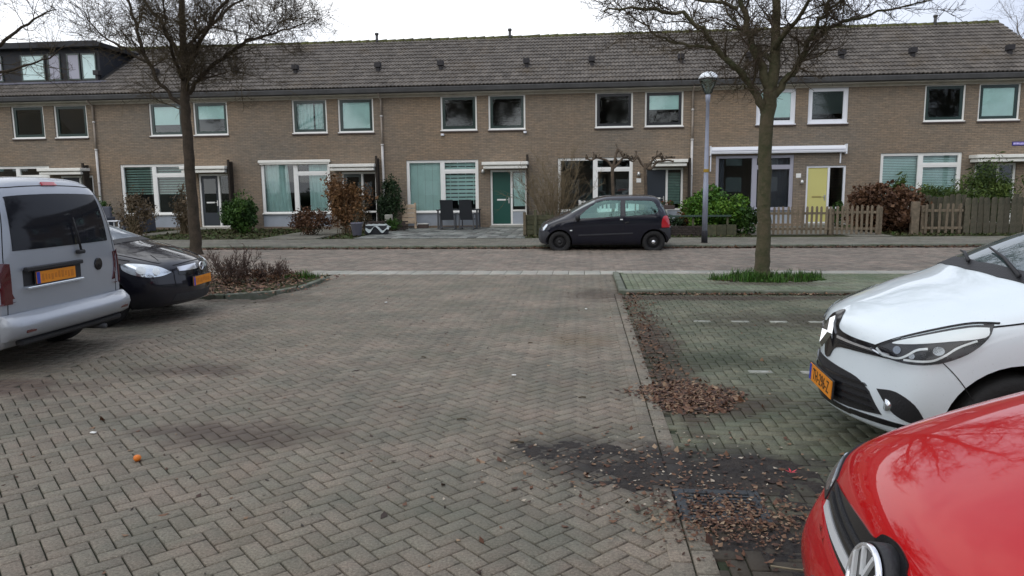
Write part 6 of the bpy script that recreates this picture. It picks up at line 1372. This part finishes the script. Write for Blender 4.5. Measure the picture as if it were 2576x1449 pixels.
# ---------------------------------------------------------------- lamp post
lp=thing('street_lamp','grey-blue street lamp post with a domed lantern on the far pavement','street lamp',(3.35,20.6,.07))
M_post=mat('galvanised_post',(.36,.39,.48),.5,metal=.1,var=.25,vscale=1.5)
MB().lathe([(.085,-.05),(.085,.32),(.075,.34)],18).build('post_foot',mat('black_band',(.02,.02,.025),.6),lp,True)
MB().lathe([(.074,.34),(.072,1.6),(.066,1.62),(.050,2.9),(.045,3.78),(.06,3.79),(.065,3.98),(.05,4.0)],18).build('post',M_post,lp,True)
MB().lathe([(.069,1.92),(.0695,1.93),(.0695,2.0),(.069,2.01)],18).build('band',mat('yellow_band',(.35,.22,.02),.6),lp,True)
bw=MB().lathe([(.085,4.0),(.11,4.04),(.19,4.22),(.235,4.36),(.24,4.40)],20); bw.build('lantern_bowl',glass('lantern_glass',tint=(.80,.86,.82),ior=1.5),lp,True)
MB().lathe([(.255,4.40),(.26,4.415),(.235,4.47),(.17,4.54),(.09,4.575),(.01,4.585)],20).build('lantern_dome',mat('lantern_white',(.78,.82,.85),.35),lp,True)
MB().lathe([(.245,4.385),(.25,4.399)],20).build('lantern_rim',M_gutter,lp,True)
MB().lathe([(.05,4.0),(.045,4.1),(.03,4.2),(.12,4.32),(.2,4.37)],14).build('reflector',mat('reflector_grey',(.35,.38,.36),.4,metal=.3),lp,True)
# ---------------------------------------------------------------- planting bed, litter, grass
for (x,y,h,s,seed,lab) in [(-6.0,12.0,.62,.8,41,'reddish dried shrub nearest the nose of the black hatchback'),(-5.5,12.4,.40,.9,42,'dried reddish shrub at the right end of the planting bed'),(-7.2,12.3,.42,.8,43,'low dried twiggy shrub behind the bonnet of the black hatchback')]:
    t=twiggy('dried_shrub',lab,(x,y,.05),h,s,34,seed,M_reed,r0=.005,sub=7,sub2=4); t['group']='dried shrubs in the planting bed'
    P,c=blob_pts(650,(.62,.45,.42),20,seed,.1); P[:,2]=(P[:,2]+.42)*h*.75; P[:,2]=np.maximum(P[:,2],.02); ob('dead_leaves',leaves_mesh('dead_leaves',P,.035,ML_redb,col=c),t)
def scatter(name,n,fn,size,M,label,cat,z=.004,flat=.72,asp=.65):
    P=[]
    while len(P)<n:
        p=fn()
        if p is not None: P.append(p)
    P=np.array(P); o=ob(name,leaves_mesh(name,P,size,M,flat=flat,asp=asp)); o['kind']='stuff'; o['label']=label; o['category']=cat; return o
R_=random.Random(5)
def in_bed():
    x=R_.uniform(-11,-4.35); y=R_.uniform(10.5,13.2)
    if x>-4.95-(0 if y>11.1 else (11.1-y)*1.2): 
        if R_.random()>.25: return None
    return (x,y,.055+R_.random()*.05)
scatter('fallen_leaves',5200,in_bed,.062,ML_litter,'brown fallen leaves covering the planting bed at the left','fallen leaves')
def pile(cx,cy,rx,ry,h):
    def f():
        a=R_.uniform(0,6.283); r=R_.random()**.6*(1+.12*R_.gauss(0,1)); x=cx+rx*r*math.cos(a)*(1+.15*math.sin(3*a)); y=cy+ry*r*math.sin(a)
        return (x,y,.006+h*max(0,1-r)*R_.random()+.01*R_.random())
    return f
scatter('leaf_pile',2200,pile(.82,5.68,.40,.42,.022),.034,ML_litter,'oval pile of brown leaves on the paving beside the lane border','fallen leaves')
scatter('leaf_strip',1000,lambda: (.52+abs(R_.gauss(0,.16))+R_.uniform(0,.15),6.1+5.1*R_.random()**1.1,.008+.012*R_.random()),.034,ML_redb,'thin trail of fallen leaves along the lane border','fallen leaves')
scatter('kerb_leaves',1300,lambda: (.7+9*R_.random()**1.2,11.24-abs(R_.gauss(0,.045)),.008+.02*R_.random()),.045,ML_litter,'fallen leaves against the island kerb','fallen leaves')
scatter('street_leaves',5200,lambda: (R_.uniform(-13,22),19.72-abs(R_.gauss(0,.07)),.008+.03*R_.random()),.08,ML_redb,'dark red-brown leaves in the far gutter','fallen leaves')
scatter('drain_leaves',1400,lambda: (R_.gauss(.74,.22),R_.gauss(3.52,.17),.012+.012*R_.random()),.022,ML_litter,'brown leaves round the drain grate','fallen leaves')
scatter('loose_leaves',700,lambda: (R_.uniform(-4.6,8),R_.uniform(2.6,13.5),.006),.032,ML_litter,'single leaves scattered over the paving','fallen leaves',flat=.8)
scatter('loose_leaves',420,lambda: (R_.gauss(.5,.5),R_.gauss(4.15,.3),.012),.03,ML_litter,'pale leaf bits on the dark soil patch','fallen leaves',flat=.8)
scatter('garden_litter',9000,lambda: (R_.uniform(-20,16),R_.uniform(22.85,28.6),.07+.02*R_.random()) ,.06,leafmat('ground_cover',[(.03,.02,.01),(.05,.055,.015),(.05,.09,.02),(.09,.06,.03)]),'low ground cover and litter in the front gardens','ground cover') if False else None
def gcov():
    x=R_.uniform(-20,16); y=R_.uniform(22.85,28.6)
    if -7.4<x<-1.9 or -10.45<x<-8.35 or 5.2<x<9.35 or -16.3<x<-15.1: return None
    return (x,y,.07+.05*R_.random())
scatter('ground_cover',15000,gcov,.08,leafmat('ground_cover',[(.03,.02,.01),(.05,.055,.015),(.05,.09,.02),(.09,.06,.03)]),'low green and brown ground cover in the front gardens','ground cover',flat=.2)
from mathutils import noise as mn
rg=random.Random(9); pts=[]
while len(pts)<3800:
    a=rg.uniform(0,6.283); r=rg.random()**.5; x=3.1+1.0*r*math.cos(a); y=12.72+.46*r*math.sin(a)
    if x<2.6 and rg.random()<.7: continue
    if mn.noise(Vector((x*4,y*6,3)))<-.12: continue
    pts.append((x,y,.045+.03*(1-r)))
o=ob('grass_tuft',grass('grass',pts,.13,ML_grass)); o['kind']='stuff'; o['label']='bright green grass round the foot of the right tree'; o['category']='grass'
scatter('pit_leaves',700,pile(2.35,12.5,.42,.25,.04),.06,ML_redb,'brown leaves left of the grass at the right tree','fallen leaves',flat=.4)
o=ob('grass_tuft',grass('grass2',[(rg.gauss(-5.15,.18),rg.gauss(12.8,.12),.05) for _ in range(500)],.13,ML_grass)); o['kind']='stuff'; o['label']='green grass tuft at the end of the planting bed'; o['category']='grass'
# moss and grass in the joints of the bays
pts=[(R_.uniform(.6,5),11.2-abs(R_.gauss(0,.05)),0.0) for _ in range(900)]+[(R_.uniform(.9,4.5),R_.uniform(6.5,10.8),-.008) for _ in range(1500)]
o=ob('joint_grass',grass('joint_grass',pts,.025,ML_dark,wid=.004)); o['kind']='stuff'; o['label']='short moss and grass in the joints of the bays'; o['category']='moss'
# soil smear over the paving and the drain
def soil_patch(name,label,x0,x1,y0,y1,fn,M,n=90):
    V=[];F=[]; ny=int(n*(y1-y0)/(x1-x0))+2
    for j in range(ny+1):
        for i in range(n+1):
            x=x0+(x1-x0)*i/n; y=y0+(y1-y0)*j/ny; V.append((x,y,fn(x,y)))
    for j in range(ny):
        for i in range(n):
            a=j*(n+1)+i
            if max(V[a][2],V[a+1][2],V[a+n+1][2],V[a+n+2][2])>-.004: F.append((a,a+1,a+n+2,a+n+1))
    o=ob(name,mesh(name,V,F,M,True)); o['kind']='stuff'; o['label']=label; o['category']='soil'; return o
from mathutils import noise as mn
def soilz(x,y):
    d=((x-.72)/.95)**2+((y-4.12)/.36)**2; d2=((x-.0)/.6)**2+((y-4.42)/.22)**2; d3=((x-.98)/.55)**2+((y-3.2)/.7)**2
    f=max(1-d,.75*(1-d2),.62*(1-d3)); return -.010+.014*max(-1,min(1,f*1.2))+.013*(mn.fractal(Vector((x*5,y*5,0)),1,2,6))+.006*mn.noise(Vector((x*31,y*31,4)))
soil_patch('soil_smear','dark damp soil spread over the paving beside the drain',-.7,2.0,2.5,4.8,soilz,mat('damp_soil',(.044,.036,.030),.85,col2=(.020,.018,.018),vscale=9,bump=.8,bscale=50,world=True,spec=.3),260)
dg=thing('drain_grate','grey cast iron drain grate half hidden by leaves','drain',(.715,3.68,.002),.0)
dg.scale=(.8,.85,1)
M_iron=mat('cast_iron',(.045,.052,.058),.6,metal=.3,var=.3,vscale=9,bump=.4)
MB().box(-.28,-.21,-.22,.22,-.03,.012).box(.21,.28,-.22,.22,-.03,.012).box(-.209,.209,.16,.22,-.03,.012).box(-.209,.209,-.22,-.16,-.03,.012).build('frame',M_iron,dg,bev=.004)
for i in range(7): MB().box(.03,.208,-.145+.044*i,-.145+.044*i+.02,-.02,.009).build('bar',M_iron,dg)
for i in range(7): MB().box(-.208,-.03,-.145+.044*i,-.145+.044*i+.02,-.02,.009).build('bar',M_iron,dg)
MB().box(-.029,.029,-.159,.159,-.02,.010).build('bar',M_iron,dg); MB().box(-.2095,.2095,-.1595,.1595,-.028,-.022).build('sump',M_sling,dg)
# small single things on the paving
fr=thing('fruit','small orange fruit lying on the paving at the lower left','fruit',(-2.73,4.08,.022)); MB().lathe([(.004,-.021),(.016,-.016),(.024,0),(.018,.014),(.005,.02)],14).build('skin',mat('orange_skin',(.75,.20,.02),.5),fr,True)
rl_=thing('red_leaf','small bright red leaf on the dark soil near the red car','leaf',(1.19,4.13,.015),.4); rm_=MB()
for a in range(5):
    t_=a*1.256; rm_.add([(0,0,0),(.018*math.cos(t_-.35),.018*math.sin(t_-.35),.006),(.04*math.cos(t_),.04*math.sin(t_),.014),(.018*math.cos(t_+.35),.018*math.sin(t_+.35),.006)],[(0,1,2,3)])
rm_.build('blade',mat('red_leaf_skin',(.55,.03,.05),.5),rl_)
tw=thing('twig','thin pale curved twig lying beside the drain','twig',(.98,3.02,.02)); MB().tube([(-.17,.03,0),(-.08,0,.004),(.02,-.01,.004),(.10,.01,.002),(.19,.06,0)],.004,6).build('stem',mat('twig_pale',(.24,.20,.13),.8),tw,True)
for i,(x,y,L_,a) in enumerate([(-.86,5.0,.07,.1),(.0,5.6,.06,.3),(-1.55,6.9,.05,-.4),(-.55,7.6,.05,.2),(-.42,4.55,.09,.05)]):
    t=thing('stick',['short dark stick near the picture centre, leftmost','short dark stick beyond the centre of the lane','tiny dark stick left on the lane','tiny dark stick far up the lane','longest dark stick on the lane, nearest the camera'][i],'stick',(x,y,.008),a); MB().tube([(-L_/2,0,0),(0,.004,.003),(L_/2,0,0)],.005,5).build('stem',M_twig,t)
for i,(x,y) in enumerate([(-.6,6.25),(-2.85,10.3),(.05,9.8),(-3.35,4.55)]):
    t=thing('white_scrap',['white scrap on the lane right of centre','white scrap far left on the lane','pale scrap far up the lane','pale scrap at the left foreground'][i],'scrap',(x,y,.006),i); MB().box(-.02,.02,-.012,.012,0,.008).build('scrap',M_wht,t,bev=.003)

scatter('pale_fragments',160,lambda: (R_.gauss(.45,.55),R_.gauss(4.1,.35),.014),.016,mat('pale_leaf_bits',(.42,.36,.28),.8),'tiny pale leaf fragments on the dark soil','fallen leaves',flat=.8)
scatter('dark_debris',420,lambda: (R_.uniform(-4.4,.4),R_.uniform(2.6,13),.006),.022,mat('dark_debris',(.03,.022,.018),.9),'small dark bits of bark and leaf over the lane','debris',flat=.8,asp=.35)
